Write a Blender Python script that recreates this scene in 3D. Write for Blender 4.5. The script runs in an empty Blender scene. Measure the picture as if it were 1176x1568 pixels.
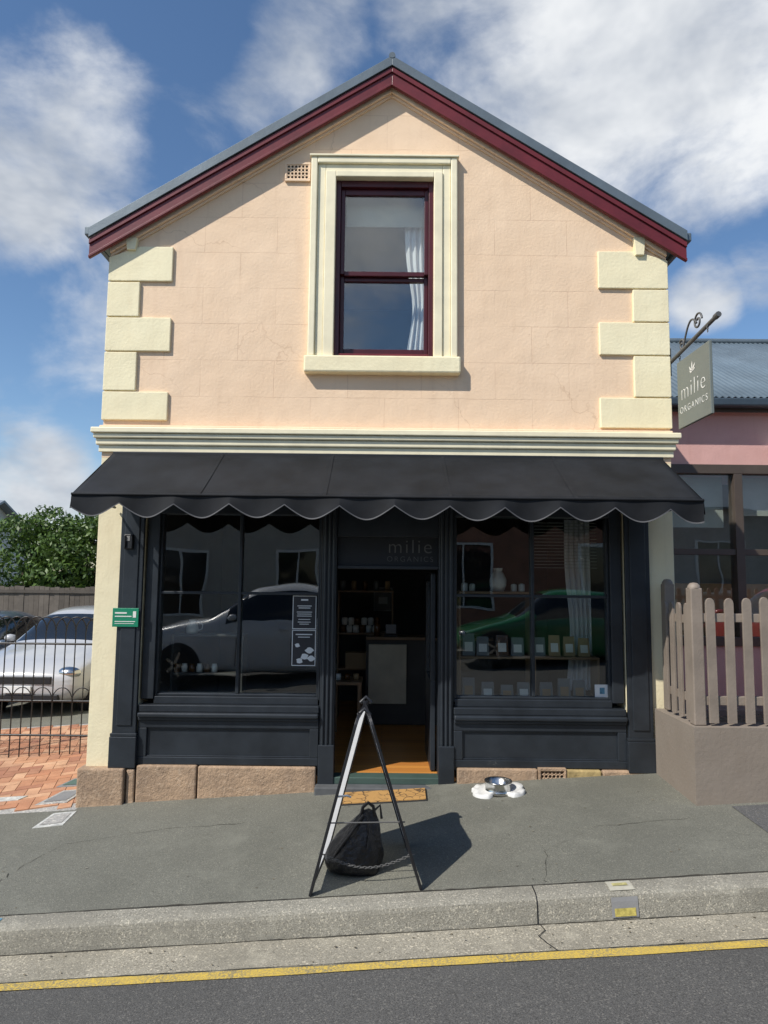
import bpy, math, random
import bmesh
from mathutils import Vector, Matrix
random.seed(7)
SC=bpy.context.scene
COL=SC.collection
# ---------------------------------------------------------------- materials
def nodes(m):
    m.use_nodes=True
    nt=m.node_tree
    return nt, nt.nodes, nt.links, nt.nodes["Principled BSDF"]
def coords(N,L):
    return N.new("ShaderNodeTexCoord").outputs["Object"]
def noise(N,L,vec,scale,detail=3,rough=.55,dist=0):
    n=N.new("ShaderNodeTexNoise"); n.inputs["Scale"].default_value=scale
    n.inputs["Detail"].default_value=detail; n.inputs["Roughness"].default_value=rough
    n.inputs["Distortion"].default_value=dist
    L.new(vec,n.inputs["Vector"]); return n.outputs["Fac"]
def mr(N,L,v,a,b,c=0,d=1,smooth=False):
    n=N.new("ShaderNodeMapRange"); n.inputs[1].default_value=a;n.inputs[2].default_value=b
    n.inputs[3].default_value=c;n.inputs[4].default_value=d
    if smooth: n.interpolation_type='SMOOTHSTEP'
    L.new(v,n.inputs[0]); return n.outputs[0]
def mixc(N,L,fac,a,b,mode='MIX'):
    n=N.new("ShaderNodeMix"); n.data_type='RGBA'; n.blend_type=mode
    if isinstance(fac,(int,float)): n.inputs[0].default_value=fac
    else: L.new(fac,n.inputs[0])
    for i,v in ((6,a),(7,b)):
        if isinstance(v,tuple): n.inputs[i].default_value=(v[0],v[1],v[2],1)
        else: L.new(v,n.inputs[i])
    return n.outputs[2]
def math_(N,L,op,a,b=None,clamp=False):
    n=N.new("ShaderNodeMath"); n.operation=op; n.use_clamp=clamp
    for i,v in ((0,a),(1,b)):
        if v is None: continue
        if isinstance(v,(int,float)): n.inputs[i].default_value=v
        else: L.new(v,n.inputs[i])
    return n.outputs[0]
def bump(N,L,h,strength,dist,bsdf,prev=None):
    b=N.new("ShaderNodeBump"); b.inputs["Strength"].default_value=strength; b.inputs["Distance"].default_value=dist
    L.new(h,b.inputs["Height"])
    if prev: L.new(prev,b.inputs["Normal"])
    L.new(b.outputs[0],bsdf.inputs["Normal"]); return b.outputs[0]
def mat(name,c,rough=.6,var=.12,vs=3.,bs=60.,bd=.002,metal=0,c2=None,bstr=.5,coat=0,spec=None):
    m=bpy.data.materials.new(name); nt,N,L,B=nodes(m)
    v=coords(N,L)
    if c2 is None: c2=tuple(max(0,x*(1-2.2*var)) for x in c)
    f=noise(N,L,v,vs,3,.65); f=mr(N,L,f,.35,.68)
    col=mixc(N,L,f,c,c2); L.new(col,B.inputs["Base Color"])
    B.inputs["Roughness"].default_value=rough; B.inputs["Metallic"].default_value=metal
    if coat: B.inputs["Coat Weight"].default_value=coat
    if spec is not None: B.inputs["Specular IOR Level"].default_value=spec
    if bs: bump(N,L,noise(N,L,v,bs,2),bstr,bd,B)
    return m
def glass(name,gain=1.7,tint=(.95,.975,.965)):
    # thin window glass: Schlick reflectance, same from both sides
    m=bpy.data.materials.new(name); m.use_nodes=True; nt=m.node_tree;N=nt.nodes;L=nt.links;N.clear()
    o=N.new("ShaderNodeOutputMaterial");t=N.new("ShaderNodeBsdfTransparent");g=N.new("ShaderNodeBsdfGlossy")
    t.inputs[0].default_value=(*tint,1); g.inputs["Roughness"].default_value=.004;g.inputs[0].default_value=(1,1,1,1)
    lw=N.new("ShaderNodeLayerWeight");lw.inputs["Blend"].default_value=.5
    p5=math_(N,L,'POWER',lw.outputs["Facing"],5.0)
    f=math_(N,L,'ADD',math_(N,L,'MULTIPLY',p5,.9),.042*gain,True)
    tc=N.new("ShaderNodeTexCoord");n=noise(N,L,tc.outputs["Object"],2.2,1)
    b=N.new("ShaderNodeBump");b.inputs["Strength"].default_value=.14;b.inputs["Distance"].default_value=.012;L.new(n,b.inputs["Height"])
    L.new(b.outputs[0],g.inputs["Normal"])
    x=N.new("ShaderNodeMixShader");L.new(f,x.inputs[0]);L.new(t.outputs[0],x.inputs[1]);L.new(g.outputs[0],x.inputs[2]);L.new(x.outputs[0],o.inputs[0])
    return m
def plaster(name,c,ashlar=True,cracks=True):
    m=bpy.data.materials.new(name);nt,N,L,B=nodes(m);v=coords(N,L)
    B.inputs["Roughness"].default_value=.75; B.inputs["Specular IOR Level"].default_value=.25
    f=mr(N,L,noise(N,L,v,1.3,5,.65),.3,.7)
    col=mixc(N,L,f,c,(c[0]*.92,c[1]*.89,c[2]*.86))
    f2=mr(N,L,noise(N,L,v,9,3,.7),.52,.75)
    col=mixc(N,L,math_(N,L,'MULTIPLY',f2,.22),col,(c[0]*.8,c[1]*.76,c[2]*.72))
    sp=N.new("ShaderNodeSeparateXYZ");L.new(v,sp.inputs[0])
    cm=N.new("ShaderNodeCombineXYZ");L.new(sp.outputs[0],cm.inputs[0]);L.new(math_(N,L,'MULTIPLY',sp.outputs[2],.12),cm.inputs[2])
    st=mr(N,L,noise(N,L,cm.outputs[0],14,2),.55,.8,0,.25)
    col=mixc(N,L,st,col,(c[0]*.7,c[1]*.64,c[2]*.6))
    nb=bump(N,L,noise(N,L,v,42,3,.6),.5,.005,B)
    nb=bump(N,L,noise(N,L,v,4.,1),.4,.02,B,nb)
    if ashlar:
        ad0=N.new("ShaderNodeTexNoise");ad0.inputs["Scale"].default_value=3;L.new(v,ad0.inputs["Vector"])
        wob=math_(N,L,'MULTIPLY',ad0.outputs["Fac"],.012)
        c3=N.new("ShaderNodeCombineXYZ");L.new(math_(N,L,'ADD',sp.outputs[0],wob),c3.inputs[0]);L.new(math_(N,L,'ADD',sp.outputs[2],wob),c3.inputs[1])
        br=N.new("ShaderNodeTexBrick");L.new(c3.outputs[0],br.inputs["Vector"])
        br.inputs["Scale"].default_value=1;br.inputs["Brick Width"].default_value=.62;br.inputs["Row Height"].default_value=.315
        br.inputs["Mortar Size"].default_value=.0028;br.inputs["Mortar Smooth"].default_value=.3
        fade=mr(N,L,noise(N,L,v,1.9,2),.38,.6,.12,.95)
        fm=math_(N,L,'MULTIPLY',br.outputs["Fac"],fade)
        col=mixc(N,L,math_(N,L,'MULTIPLY',fm,.45),col,(c[0]*.62,c[1]*.52,c[2]*.48))
        nb=bump(N,L,math_(N,L,'SUBTRACT',1.0,fm),.4,.004,B,nb)
    if cracks:
        ad=N.new("ShaderNodeVectorMath");ad.operation='ADD'
        nn=N.new("ShaderNodeTexNoise");nn.inputs["Scale"].default_value=5;nn.inputs["Detail"].default_value=4;L.new(v,nn.inputs["Vector"])
        sc=N.new("ShaderNodeVectorMath");sc.operation='SCALE';sc.inputs["Scale"].default_value=.2;L.new(nn.outputs["Color"],sc.inputs[0])
        L.new(v,ad.inputs[0]);L.new(sc.outputs[0],ad.inputs[1])
        vo=N.new("ShaderNodeTexVoronoi");vo.feature='DISTANCE_TO_EDGE';vo.inputs["Scale"].default_value=.85;L.new(ad.outputs[0],vo.inputs["Vector"])
        k=mr(N,L,vo.outputs["Distance"],.0,.0042,1,0)
        k=math_(N,L,'MULTIPLY',k,mr(N,L,noise(N,L,v,.9,1),.49,.59))
        col=mixc(N,L,math_(N,L,'MULTIPLY',k,.32),col,(c[0]*.45,c[1]*.36,c[2]*.3))
    L.new(col,B.inputs["Base Color"])
    return m
def aggregate(name,c,dark,light,scale=160,big=.8,bd=.004,stain=.35,speck=.6):
    m=bpy.data.materials.new(name);nt,N,L,B=nodes(m);v=coords(N,L)
    B.inputs["Roughness"].default_value=.85;B.inputs["Specular IOR Level"].default_value=.3
    n1=noise(N,L,v,scale,2,.7)
    col=mixc(N,L,mr(N,L,n1,.35,.65),dark,light)
    vo=N.new("ShaderNodeTexVoronoi");vo.inputs["Scale"].default_value=scale*.9;L.new(v,vo.inputs["Vector"])
    sepc=N.new("ShaderNodeSeparateColor");L.new(vo.outputs["Color"],sepc.inputs[0])
    col=mixc(N,L,mr(N,L,sepc.outputs[0],.86,.95,0,speck),col,(min(1,light[0]*1.7),min(1,light[1]*1.65),min(1,light[2]*1.55)))
    col=mixc(N,L,mr(N,L,sepc.outputs[1],.86,.95,0,speck*.7),col,tuple(x*.45 for x in dark))
    col=mixc(N,L,mr(N,L,noise(N,L,v,big,5,.68),.38,.66,0,stain),col,tuple(x*.58 for x in c))
    col=mixc(N,L,mr(N,L,noise(N,L,v,big*3.3,3,.7),.55,.75,0,stain*.8),col,tuple(min(1,x*1.35) for x in c))
    L.new(col,B.inputs["Base Color"])
    bump(N,L,n1,.7,bd,B)
    return m
M={}
M['peach']=plaster("peach_render",(.86,.65,.46))
M['cream']=plaster("cream_render",(.90,.82,.565),False,False)
M['creamwall']=plaster("cream_wall",(.84,.76,.53),False,False)
M['creamtrim']=mat("cream_paint",(.88,.80,.57),.5,.06,4,30,.0015)
M['red']=mat("oxblood_paint",(.16,.019,.024),.38,.14,4,40,.001)
M['redsash']=mat("red_sash_paint",(.075,.008,.013),.35,.15,4,40,.001)
M['roof']=mat("zinc_roof",(.15,.185,.21),.45,.12,2,20,.002,metal=.3)
M['black']=mat("charcoal_paint",(.026,.032,.040),.36,.18,3,45,.0012)
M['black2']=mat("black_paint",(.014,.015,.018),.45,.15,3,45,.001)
M['fabric']=mat("awning_canvas",(.014,.016,.020),.75,.3,2.4,220,.0015,bstr=.6,spec=.3)
M['trimgrey']=mat("awning_trim",(.12,.12,.125),.7,.1)
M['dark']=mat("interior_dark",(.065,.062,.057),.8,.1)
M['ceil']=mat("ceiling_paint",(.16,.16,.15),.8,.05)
M['glass']=glass("shop_glass",1.9)
M['glassup']=glass("upper_glass",2.6)
M['white']=mat("white_paint",(.75,.75,.72),.5,.04)
M['curtain']=mat("curtain_fabric",(.8,.8,.82),.9,.05,3,150,.002)
M['blind']=mat("roller_blind",(.42,.44,.40),.8,.05)
M['metal']=mat("steel",(.62,.62,.6),.22,.08,6,0,metal=1)
M['iron']=mat("black_iron",(.012,.012,.013),.4,.2)
M['taupe']=mat("taupe_paint",(.26,.215,.175),.6,.1,4,60,.003)
M['tauperender']=plaster("taupe_render",(.25,.215,.18),False,False)
M['pinkwall']=plaster("pink_render",(.66,.40,.37),False,False)
M['brownframe']=mat("brown_frame",(.085,.066,.052),.5,.1)
M['signboard']=mat("sign_board",(.165,.185,.168),.5,.06,3,30,.001)
M['offwhite']=mat("lettering_white",(.72,.72,.68),.5,.03)
M['goldtext']=mat("door_lettering",(.13,.13,.125),.5,.03)
M['green']=mat("green_plate",(.01,.22,.12),.4,.05)
M['paper']=mat("paper",(.70,.72,.72),.6,.04)
M['posterblack']=mat("poster_print",(.03,.03,.035),.6,.1)
M['rubber']=mat("tyre_rubber",(.02,.02,.02),.8,.1)
M['carglass']=mat("car_glass",(.012,.014,.016),.05,.05,3,0,coat=.5)
M['grey']=mat("mid_grey",(.25,.25,.25),.6,.1)
M['asphalt']=aggregate("footpath_asphalt",(.175,.175,.145),(.112,.112,.093),(.215,.213,.18),210,.85,.004,.5,.5)
M['asphalt2']=aggregate("patched_asphalt",(.10,.10,.10),(.07,.07,.07),(.14,.14,.138),190,.9,.004,.3)
M['road']=aggregate("road_asphalt",(.094,.092,.086),(.058,.057,.054),(.135,.132,.125),160,.6,.006,.35,.5)
M['kerb']=aggregate("kerb_concrete",(.31,.295,.245),(.19,.18,.145),(.38,.36,.305),170,1.6,.006,.65,.65)
M['gutter']=aggregate("gutter_concrete",(.33,.305,.24),(.21,.19,.145),(.41,.38,.31),150,1.7,.005,.6,.7)
M['concrete']=aggregate("plain_concrete",(.35,.34,.32),(.28,.27,.25),(.42,.41,.39),80,2,.003,.3)
M['earth']=aggregate("ground_earth",(.16,.14,.10),(.10,.09,.06),(.2,.18,.13),40,.3,.02,.4)
M['grime']=mat("kerb_dirt",(.055,.050,.038),.95,.3,20,120,.004)
def yellow():
    m=bpy.data.materials.new("worn_yellow_paint");nt,N,L,B=nodes(m);v=coords(N,L)
    w=mr(N,L,noise(N,L,v,85,5,.8),.44,.56)
    w2=mr(N,L,noise(N,L,v,5,3,.6),.33,.6,.4,.95)
    col=mixc(N,L,math_(N,L,'MULTIPLY',w,w2),(.60,.42,.07),(.21,.185,.12))
    L.new(col,B.inputs["Base Color"]);B.inputs["Roughness"].default_value=.7
    bump(N,L,noise(N,L,v,130,2),.5,.004,B);return m
M['yellow']=yellow()
def stone():
    m=bpy.data.materials.new("sandstone");nt,N,L,B=nodes(m);v=coords(N,L)
    f=mr(N,L,noise(N,L,v,5,5,.7),.3,.7)
    col=mixc(N,L,f,(.47,.325,.21),(.27,.19,.13))
    col=mixc(N,L,mr(N,L,noise(N,L,v,28,3,.7),.55,.72,0,.6),col,(.55,.42,.30))
    L.new(col,B.inputs["Base Color"]);B.inputs["Roughness"].default_value=.9
    bump(N,L,noise(N,L,v,34,4,.7),.8,.016,B)
    return m
M['stone']=stone()
M['yellowstone']=mat("yellow_stone",(.48,.36,.16),.9,.2,8,30,.01)
def island(name,cols,rough=.8,bs=60,bd=.003,transl=0):
    m=bpy.data.materials.new(name);nt,N,L,B=nodes(m);v=coords(N,L)
    g=N.new("ShaderNodeNewGeometry");cr=N.new("ShaderNodeValToRGB")
    el=cr.color_ramp.elements
    while len(el)<len(cols): el.new(.5)
    for i,c in enumerate(cols): el[i].position=i/(len(cols)-1);el[i].color=(*c,1)
    L.new(g.outputs["Random Per Island"],cr.inputs[0])
    col=mixc(N,L,mr(N,L,noise(N,L,v,5,4,.7),.4,.7,0,.5),cr.outputs[0],tuple(x*.5 for x in cols[0]))
    L.new(col,B.inputs["Base Color"]);B.inputs["Roughness"].default_value=rough
    if bs: bump(N,L,noise(N,L,v,bs,2),.5,bd,B)
    if transl:
        o=[n for n in N if n.type=='OUTPUT_MATERIAL'][0]
        t=N.new("ShaderNodeBsdfTranslucent");L.new(cr.outputs[0],t.inputs[0]);x=N.new("ShaderNodeMixShader");x.inputs[0].default_value=transl
        L.new(B.outputs[0],x.inputs[1]);L.new(t.outputs[0],x.inputs[2]);L.new(x.outputs[0],o.inputs[0])
    return m
M['paver']=island("clay_pavers",[(.42,.18,.095),(.54,.29,.16),(.34,.15,.09),(.58,.35,.21),(.46,.22,.12)])
M['leaf']=island("leaves",[(.035,.075,.015),(.075,.14,.025),(.12,.20,.035),(.045,.095,.02)],.5,0,0,.25)
M['paling']=island("weathered_palings",[(.10,.085,.07),(.15,.13,.11),(.08,.07,.06)],.9,30,.004)
def planks():
    m=bpy.data.materials.new("timber_floor");nt,N,L,B=nodes(m);v=coords(N,L)
    br=N.new("ShaderNodeTexBrick");L.new(v,br.inputs["Vector"]);br.inputs["Scale"].default_value=1;br.inputs["Brick Width"].default_value=1.6;br.inputs["Row Height"].default_value=.09;br.inputs["Mortar Size"].default_value=.0015
    br.inputs["Color1"].default_value=(.62,.27,.06,1);br.inputs["Color2"].default_value=(.48,.19,.045,1);br.inputs["Mortar"].default_value=(.05,.02,.01,1)
    L.new(br.outputs["Color"],B.inputs["Base Color"]);B.inputs["Roughness"].default_value=.3;return m
M['wood']=planks()
def coir():
    m=bpy.data.materials.new("coir_mat");nt,N,L,B=nodes(m);v=coords(N,L)
    vo=N.new("ShaderNodeTexVoronoi");vo.feature='DISTANCE_TO_EDGE';vo.inputs["Scale"].default_value=16;L.new(v,vo.inputs["Vector"])
    k=mr(N,L,vo.outputs["Distance"],.03,.06,1,0)
    k=math_(N,L,'MULTIPLY',k,mr(N,L,noise(N,L,v,9,2),.42,.52))
    col=mixc(N,L,k,(.50,.28,.09),(.12,.07,.03));L.new(col,B.inputs["Base Color"]);B.inputs["Roughness"].default_value=.95
    bump(N,L,noise(N,L,v,300,2),1,.005,B);return m
M['coir']=coir()
def transl(name,c):
    m=bpy.data.materials.new(name);nt,N,L,B=nodes(m)
    B.inputs["Roughness"].default_value=.45
    v=coords(N,L);col=mixc(N,L,mr(N,L,noise(N,L,v,9,3),.5,.7,0,.2),c,tuple(x*.7 for x in c));L.new(col,B.inputs["Base Color"])
    o=[n for n in N if n.type=='OUTPUT_MATERIAL'][0]
    t=N.new("ShaderNodeBsdfTranslucent");t.inputs[0].default_value=(*c,1);x=N.new("ShaderNodeMixShader");x.inputs[0].default_value=.55
    L.new(B.outputs[0],x.inputs[1]);L.new(t.outputs[0],x.inputs[2]);L.new(x.outputs[0],o.inputs[0]);return m
M['corflute']=transl("white_corflute",(.85,.85,.85))
# ---------------------------------------------------------------- geometry helpers
def empty(name):
    e=bpy.data.objects.new(name,None);COL.objects.link(e);e.empty_display_size=.2;return e
def mesh(name,V,F,m,par=None,smooth=False,mats=None,mi=None,bev=0):
    me=bpy.data.meshes.new(name);me.from_pydata([tuple(v) for v in V],[],F)
    for x in (mats or [m]): me.materials.append(x)
    if mi: 
        for p,i in zip(me.polygons,mi): p.material_index=i
    if smooth:
        for p in me.polygons: p.use_smooth=True
    b=bmesh.new();b.from_mesh(me);bmesh.ops.recalc_face_normals(b,faces=b.faces);b.to_mesh(me);b.free()
    me.update()
    o=bpy.data.objects.new(name,me);COL.objects.link(o)
    if par: o.parent=par
    if bev:
        d=o.modifiers.new("bevel","BEVEL");d.width=bev;d.segments=2;d.limit_method='ANGLE';d.angle_limit=.6
    return o
BF=[(0,3,2,1),(4,5,6,7),(0,1,5,4),(1,2,6,5),(2,3,7,6),(3,0,4,7)]
def boxes(name,L,m,par=None,bev=.003):
    V=[];F=[]
    for (x0,x1,y0,y1,z0,z1) in L:
        k=len(V)
        V+=[(x0,y0,z0),(x1,y0,z0),(x1,y1,z0),(x0,y1,z0),(x0,y0,z1),(x1,y0,z1),(x1,y1,z1),(x0,y1,z1)]
        F+=[tuple(i+k for i in f) for f in BF]
    return mesh(name,V,F,m,par,bev=bev)
def box(name,x0,x1,y0,y1,z0,z1,m,par=None,bev=.004):
    return boxes(name,[(x0,x1,y0,y1,z0,z1)],m,par,bev)
def polyxz(name,P,y0,y1,m,par=None,bev=.0):
    n=len(P);V=[(p[0],y0,p[1]) for p in P]+[(p[0],y1,p[1]) for p in P]
    F=[tuple(range(n)),tuple(range(2*n-1,n-1,-1))]+[(i,(i+1)%n,(i+1)%n+n,i+n) for i in range(n)]
    return mesh(name,V,F,m,par,bev=bev)
def lathe(name,prof,loc,m,par=None,n=28):
    V=[];F=[]
    for r,z in prof:
        for i in range(n):
            a=2*math.pi*i/n;V.append((loc[0]+r*math.cos(a),loc[1]+r*math.sin(a),loc[2]+z))
    for j in range(len(prof)-1):
        for i in range(n):
            F.append((j*n+i,j*n+(i+1)%n,(j+1)*n+(i+1)%n,(j+1)*n+i))
    return mesh(name,V,F,m,par,True)
def tube(name,pts,r,m,par=None,cyc=False):
    c=bpy.data.curves.new(name,'CURVE');c.dimensions='3D';c.bevel_depth=r;c.bevel_resolution=2;c.use_fill_caps=True
    s=c.splines.new('POLY');s.points.add(len(pts)-1)
    for p,q in zip(s.points,pts): p.co=(*q,1)
    s.use_cyclic_u=cyc;c.materials.append(m);s.use_smooth=True
    o=bpy.data.objects.new(name,c);COL.objects.link(o)
    if par:o.parent=par
    return o
def text(name,s,size,mtx,m,par=None,space=1.0,ext=.0008,align='CENTER',off=0):
    c=bpy.data.curves.new(name,'FONT');c.body=s;c.size=size;c.extrude=ext;c.space_character=space;c.align_x=align;c.offset=off
    c.materials.append(m);o=bpy.data.objects.new(name,c);COL.objects.link(o)
    o.matrix_world=mtx
    if par:o.parent=par
    return o
FRONT=Matrix.Rotation(math.pi/2,4,'X')
def at(x,y,z,R=FRONT): return Matrix.Translation((x,y,z))@R
S=.065
def h(x): return S*max(-14,min(14,x))
def gz(x,y): return h(x)+.035*min(0,y)
# ---------------------------------------------------------------- ground
def strip(name,prof,x0,x1,m,par=None,step=.5,smooth=False,wob=0):
    xs=[x0];
    while xs[-1]<x1-1e-6: xs.append(min(x1,xs[-1]+step))
    V=[];F=[];n=len(prof)
    for x in xs:
        for j,(y,z) in enumerate(prof):
            w=wob*(math.sin(x*3.1+j)+.6*math.sin(x*7.7+j*2))
            V.append((x,y+w,h(x)+z+w*.3))
    for i in range(len(xs)-1):
        for j in range(n-1):
            F.append((i*n+j,(i+1)*n+j,(i+1)*n+j+1,i*n+j+1))
    return mesh(name,V,F,m,par,smooth)
xs=[-400,-100,-40,-14,-7,0,7,14,40,100,400];ys=[(-400,-.30),(-20,-.30),(-9.3,-.30),(-1.95,-.30),(-1.75,-.30),(-1.0,-.30),(-.5,-.06),(0,-.03),(14,-.03),(60,-.03),(400,-.03)]
V=[(x,y,h(x)+z) for x in xs for y,z in ys];n=len(ys)
F=[(i*n+j,(i+1)*n+j,(i+1)*n+j+1,i*n+j+1) for i in range(len(xs)-1) for j in range(n-1)]
mesh("ground",V,F,M['earth'])
FP=[(0,0),(-.4,-.014),(-.9,-.0315),(-1.4,-.049),(-1.725,-.060)]
strip("footpath",[(.45,0.0)]+FP,-2.36,14,M['asphalt'],wob=0)
strip("footpath_lower",[(-.14,-.0049)]+FP[1:],-14,-2.36,M['asphalt'],wob=0)
e=empty("kerb")
strip("kerb_stones",[(-1.722,-.30),(-1.722,-.058),(-1.80,-.060),(-1.826,-.066),(-1.842,-.080),(-1.848,-.10),(-1.862,-.20)],-14,14,M['kerb'],e,.25,wob=.0012)
for x in [-4.1,-2.35,.82,2.6,4.4]: strip("kerb_joint",[(-1.724,-.0555),(-1.80,-.0575),(-1.827,-.0635),(-1.8445,-.079),(-1.851,-.10),(-1.8655,-.199)],x,x+.006,M['black2'],e)
strip("gutter",[(-1.862,-.188),(-2.0,-.193),(-2.125,-.190)],-14,14,M['gutter'],step=.25)
strip("road",[(-2.115,-.192),(-3.5,-.15),(-5.5,-.12),(-7.5,-.15),(-9.0,-.19)],-14,14,M['road'])
strip("edge_line",[(-2.130,-.187),(-2.196,-.185)],-14,14,M['yellow'],step=.2,wob=.002)
strip("far_footpath",[(-9.0,-.19),(-9.02,-.06),(-12.5,-.02)],-14,14,M['asphalt'])
strip("asphalt_patch",[(-.80,-.0235),(-1.2,-.0370),(-1.55,-.0495)],2.38,6,M['asphalt2'])
def dirt(name,y,dz,wmax,x0,x1,seed,slope=.035):
    r=random.Random(seed);V=[];F=[];x=x0;i=0
    while x<x1:
        w=wmax*(.25+.75*abs(math.sin(x*2.3+seed))*r.random());w2=wmax*.4*r.random()
        V+=[(x,y+w,h(x)+dz+slope*w),(x,y-w2,h(x)+dz-slope*w2)];x+=.03+r.random()*.03;i+=1
    for k in range(i-1):F.append((2*k,2*k+1,2*k+3,2*k+2))
    mesh(name,V,F,M['grime'])
dirt("kerb_edge_dirt",-1.719,-.0562,.016,-6,6,1)
dirt("gutter_dirt",-1.873,-.1855,.010,-6,6,2,0)
dirt("gutter_edge_dirt",-2.122,-.1868,.008,-6,6,4,0)
def litter():
    r=random.Random(9);V=[];F=[]
    for _ in range(260):
        x=r.uniform(-3.2,3.2);y=-r.random()**.8*1.68-.05 if r.random()<.6 else -1.9-.2*r.random()
        z=gz(x,y)+.0035 if y>-1.72 else h(x)-.186
        s=r.uniform(.002,.007);a=r.uniform(0,6.28);k=len(V);n=5
        for i in range(n):
            b=a+i*6.283/n;q=s*r.uniform(.6,1.2);V.append((x+q*math.cos(b)*1.4,y+q*math.sin(b),z+r.uniform(0,.002)))
        F.append(tuple(range(k,k+n)))
    mesh("leaf_litter",V,F,island("dry_litter",[(.12,.085,.045),(.30,.27,.2),(.06,.05,.035),(.38,.36,.30)],.9,0))
litter()
pts=[(.83,-1.864),(.845,-1.93),(.80,-1.98),(.825,-2.05),(.86,-2.12)]
V=[];F=[]
for i,(x,y) in enumerate(pts): V+=[(x-.003,y,h(x)-.1855),(x+.003,y,h(x)-.1855)]
for i in range(len(pts)-1): F.append((2*i,2*i+1,2*i+3,2*i+2))
mesh("gutter_crack",V,F,M['black2'])
def crack(P,w,seed):
    r=random.Random(seed);V=[];F=[];Q=[]
    for (a,b),(c,d) in zip(P,P[1:]):
        for k in range(10):
            t=k/10;Q.append((a+(c-a)*t+r.uniform(-.012,.012),b+(d-b)*t+r.uniform(-.012,.012)))
    for i,(x,y) in enumerate(Q):
        ww=w*r.uniform(.3,1.2);V+=[(x-ww,y-ww,gz(x-ww,y-ww)+.003),(x+ww,y+ww,gz(x+ww,y+ww)+.003)]
    for i in range(len(Q)-1): F.append((2*i,2*i+1,2*i+3,2*i+2))
    mesh("footpath_crack",V,F,M['grime'])
crack([(-2.3,-1.6),(-2.28,-1.2),(-2.15,-.8),(-1.5,-.62),(-.9,-.60)],.0022,1)
crack([(.9,-1.7),(1.0,-1.3),(1.4,-1.0),(2.1,-.95)],.0018,2)
blue=mat("blue_kerb_paint",(.12,.30,.42),.7,.3,20)
e=empty("kerb_paint_mark")
strip("blue_mark",[(-1.75,-.055),(-1.80,-.0568),(-1.829,-.0630),(-1.8455,-.078),(-1.852,-.10),(-1.8665,-.197)],-2.4,-2.02,blue,e)
e=empty("kerb_drain_cover")
pl_=mat("cover_concrete",(.46,.44,.36),.8,.1,20)
strip("cover_top",[(-1.735,-.053),(-1.80,-.055),(-1.825,-.0605)],1.215,1.345,pl_,e)
strip("cover_face",[(-1.8465,-.085),(-1.853,-.105),(-1.8665,-.178)],1.21,1.35,M['grey'],e)
strip("cover_label",[(-1.8605,-.135),(-1.8685,-.172)],1.225,1.335,mat("yellow_label",(.55,.46,.12),.6,.25,30),e)
strip("cover_top_label",[(-1.762,-.0505),(-1.79,-.0515)],1.24,1.32,mat("yellow_label_pale",(.55,.50,.22),.6,.2,30),e)
def pavers():
    V=[];F=[];w=.105;l=.21;g=.003;ca=math.cos(math.radians(18));sa=math.sin(math.radians(18))
    for i in range(-60,60):
        for j in range(-30,30):
            for k in (0,1):
                ox=i*w+j*l; oy=i*w-j*l
                if k==0: a,b,c,d=ox,ox+l,oy,oy+w
                else: a,b,c,d=ox,ox+w,oy+w,oy+w+l
                q=[(a+g,c+g),(b-g,c+g),(b-g,d-g),(a+g,d-g)]
                Q=[(-4.0+x*ca-y*sa,1.4+x*sa+y*ca) for x,y in q]
                cx=sum(p[0] for p in Q)/4;cy=sum(p[1] for p in Q)/4
                if not(-7.5<cx<-2.43 and -.09<cy<3.3): continue
                kk=len(V);dz=random.uniform(-.001,.002)
                V+=[(x,y,h(x)+.003+dz) for x,y in Q]+[(x,y,h(x)-.02) for x,y in Q]
                F+=[(kk,kk+1,kk+2,kk+3)]+[(kk+a_,kk+(a_+1)%4,kk+4+(a_+1)%4,kk+4+a_) for a_ in range(4)]
    return V,F
V,F=pavers();mesh("clay_paving",V,F,M['paver'])
strip("paving_bed",[(3.4,-.004),(-.139,-.0045)],-7.6,-2.361,M['concrete'])
strip("driveway",[(9,.0),(3.36,.0)],-14,-2.36,M['asphalt'])
def plate(name,Q,z,t,m,m2=None):
    e=empty(name)
    V=[(x,y,gz(x,y)+z) for x,y in Q]+[(x,y,gz(x,y)+z-t) for x,y in Q]
    mesh("frame",V,[(0,1,2,3)]+[(i,(i+1)%4,4+(i+1)%4,4+i) for i in range(4)],m,e,bev=.002)
    if m2:
        cx=sum(p[0] for p in Q)/4;cy=sum(p[1] for p in Q)/4
        V=[]
        for x,y in Q:
            x=cx+(x-cx)*.72;y=cy+(y-cy)*.72;V.append((x,y,gz(x,y)+z+.003))
        mesh("lid",V,[(0,1,2,3)],m2,e)
pwh=mat("worn_white_plate",(.62,.62,.58),.6,.2,18)
plate("service_pit_cover",[(-2.52,-.47),(-2.31,-.44),(-2.33,-.17),(-2.50,-.19)],.004,.05,pwh,M['concrete'])
plate("service_pit_cover",[(-3.25,.14),(-2.96,.17),(-2.93,.27),(-3.22,.26)],.010,.05,pwh)
plate("service_pit_cover",[(-2.74,.0),(-2.50,.03),(-2.48,.38),(-2.68,.36)],.010,.05,M['concrete'],M['grey'])
plate("service_pit_cover",[(-2.80,.48),(-2.60,.48),(-2.55,.72),(-2.75,.72)],.010,.05,M['grey'],mat("verdigris",(.10,.16,.13),.6))
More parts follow.
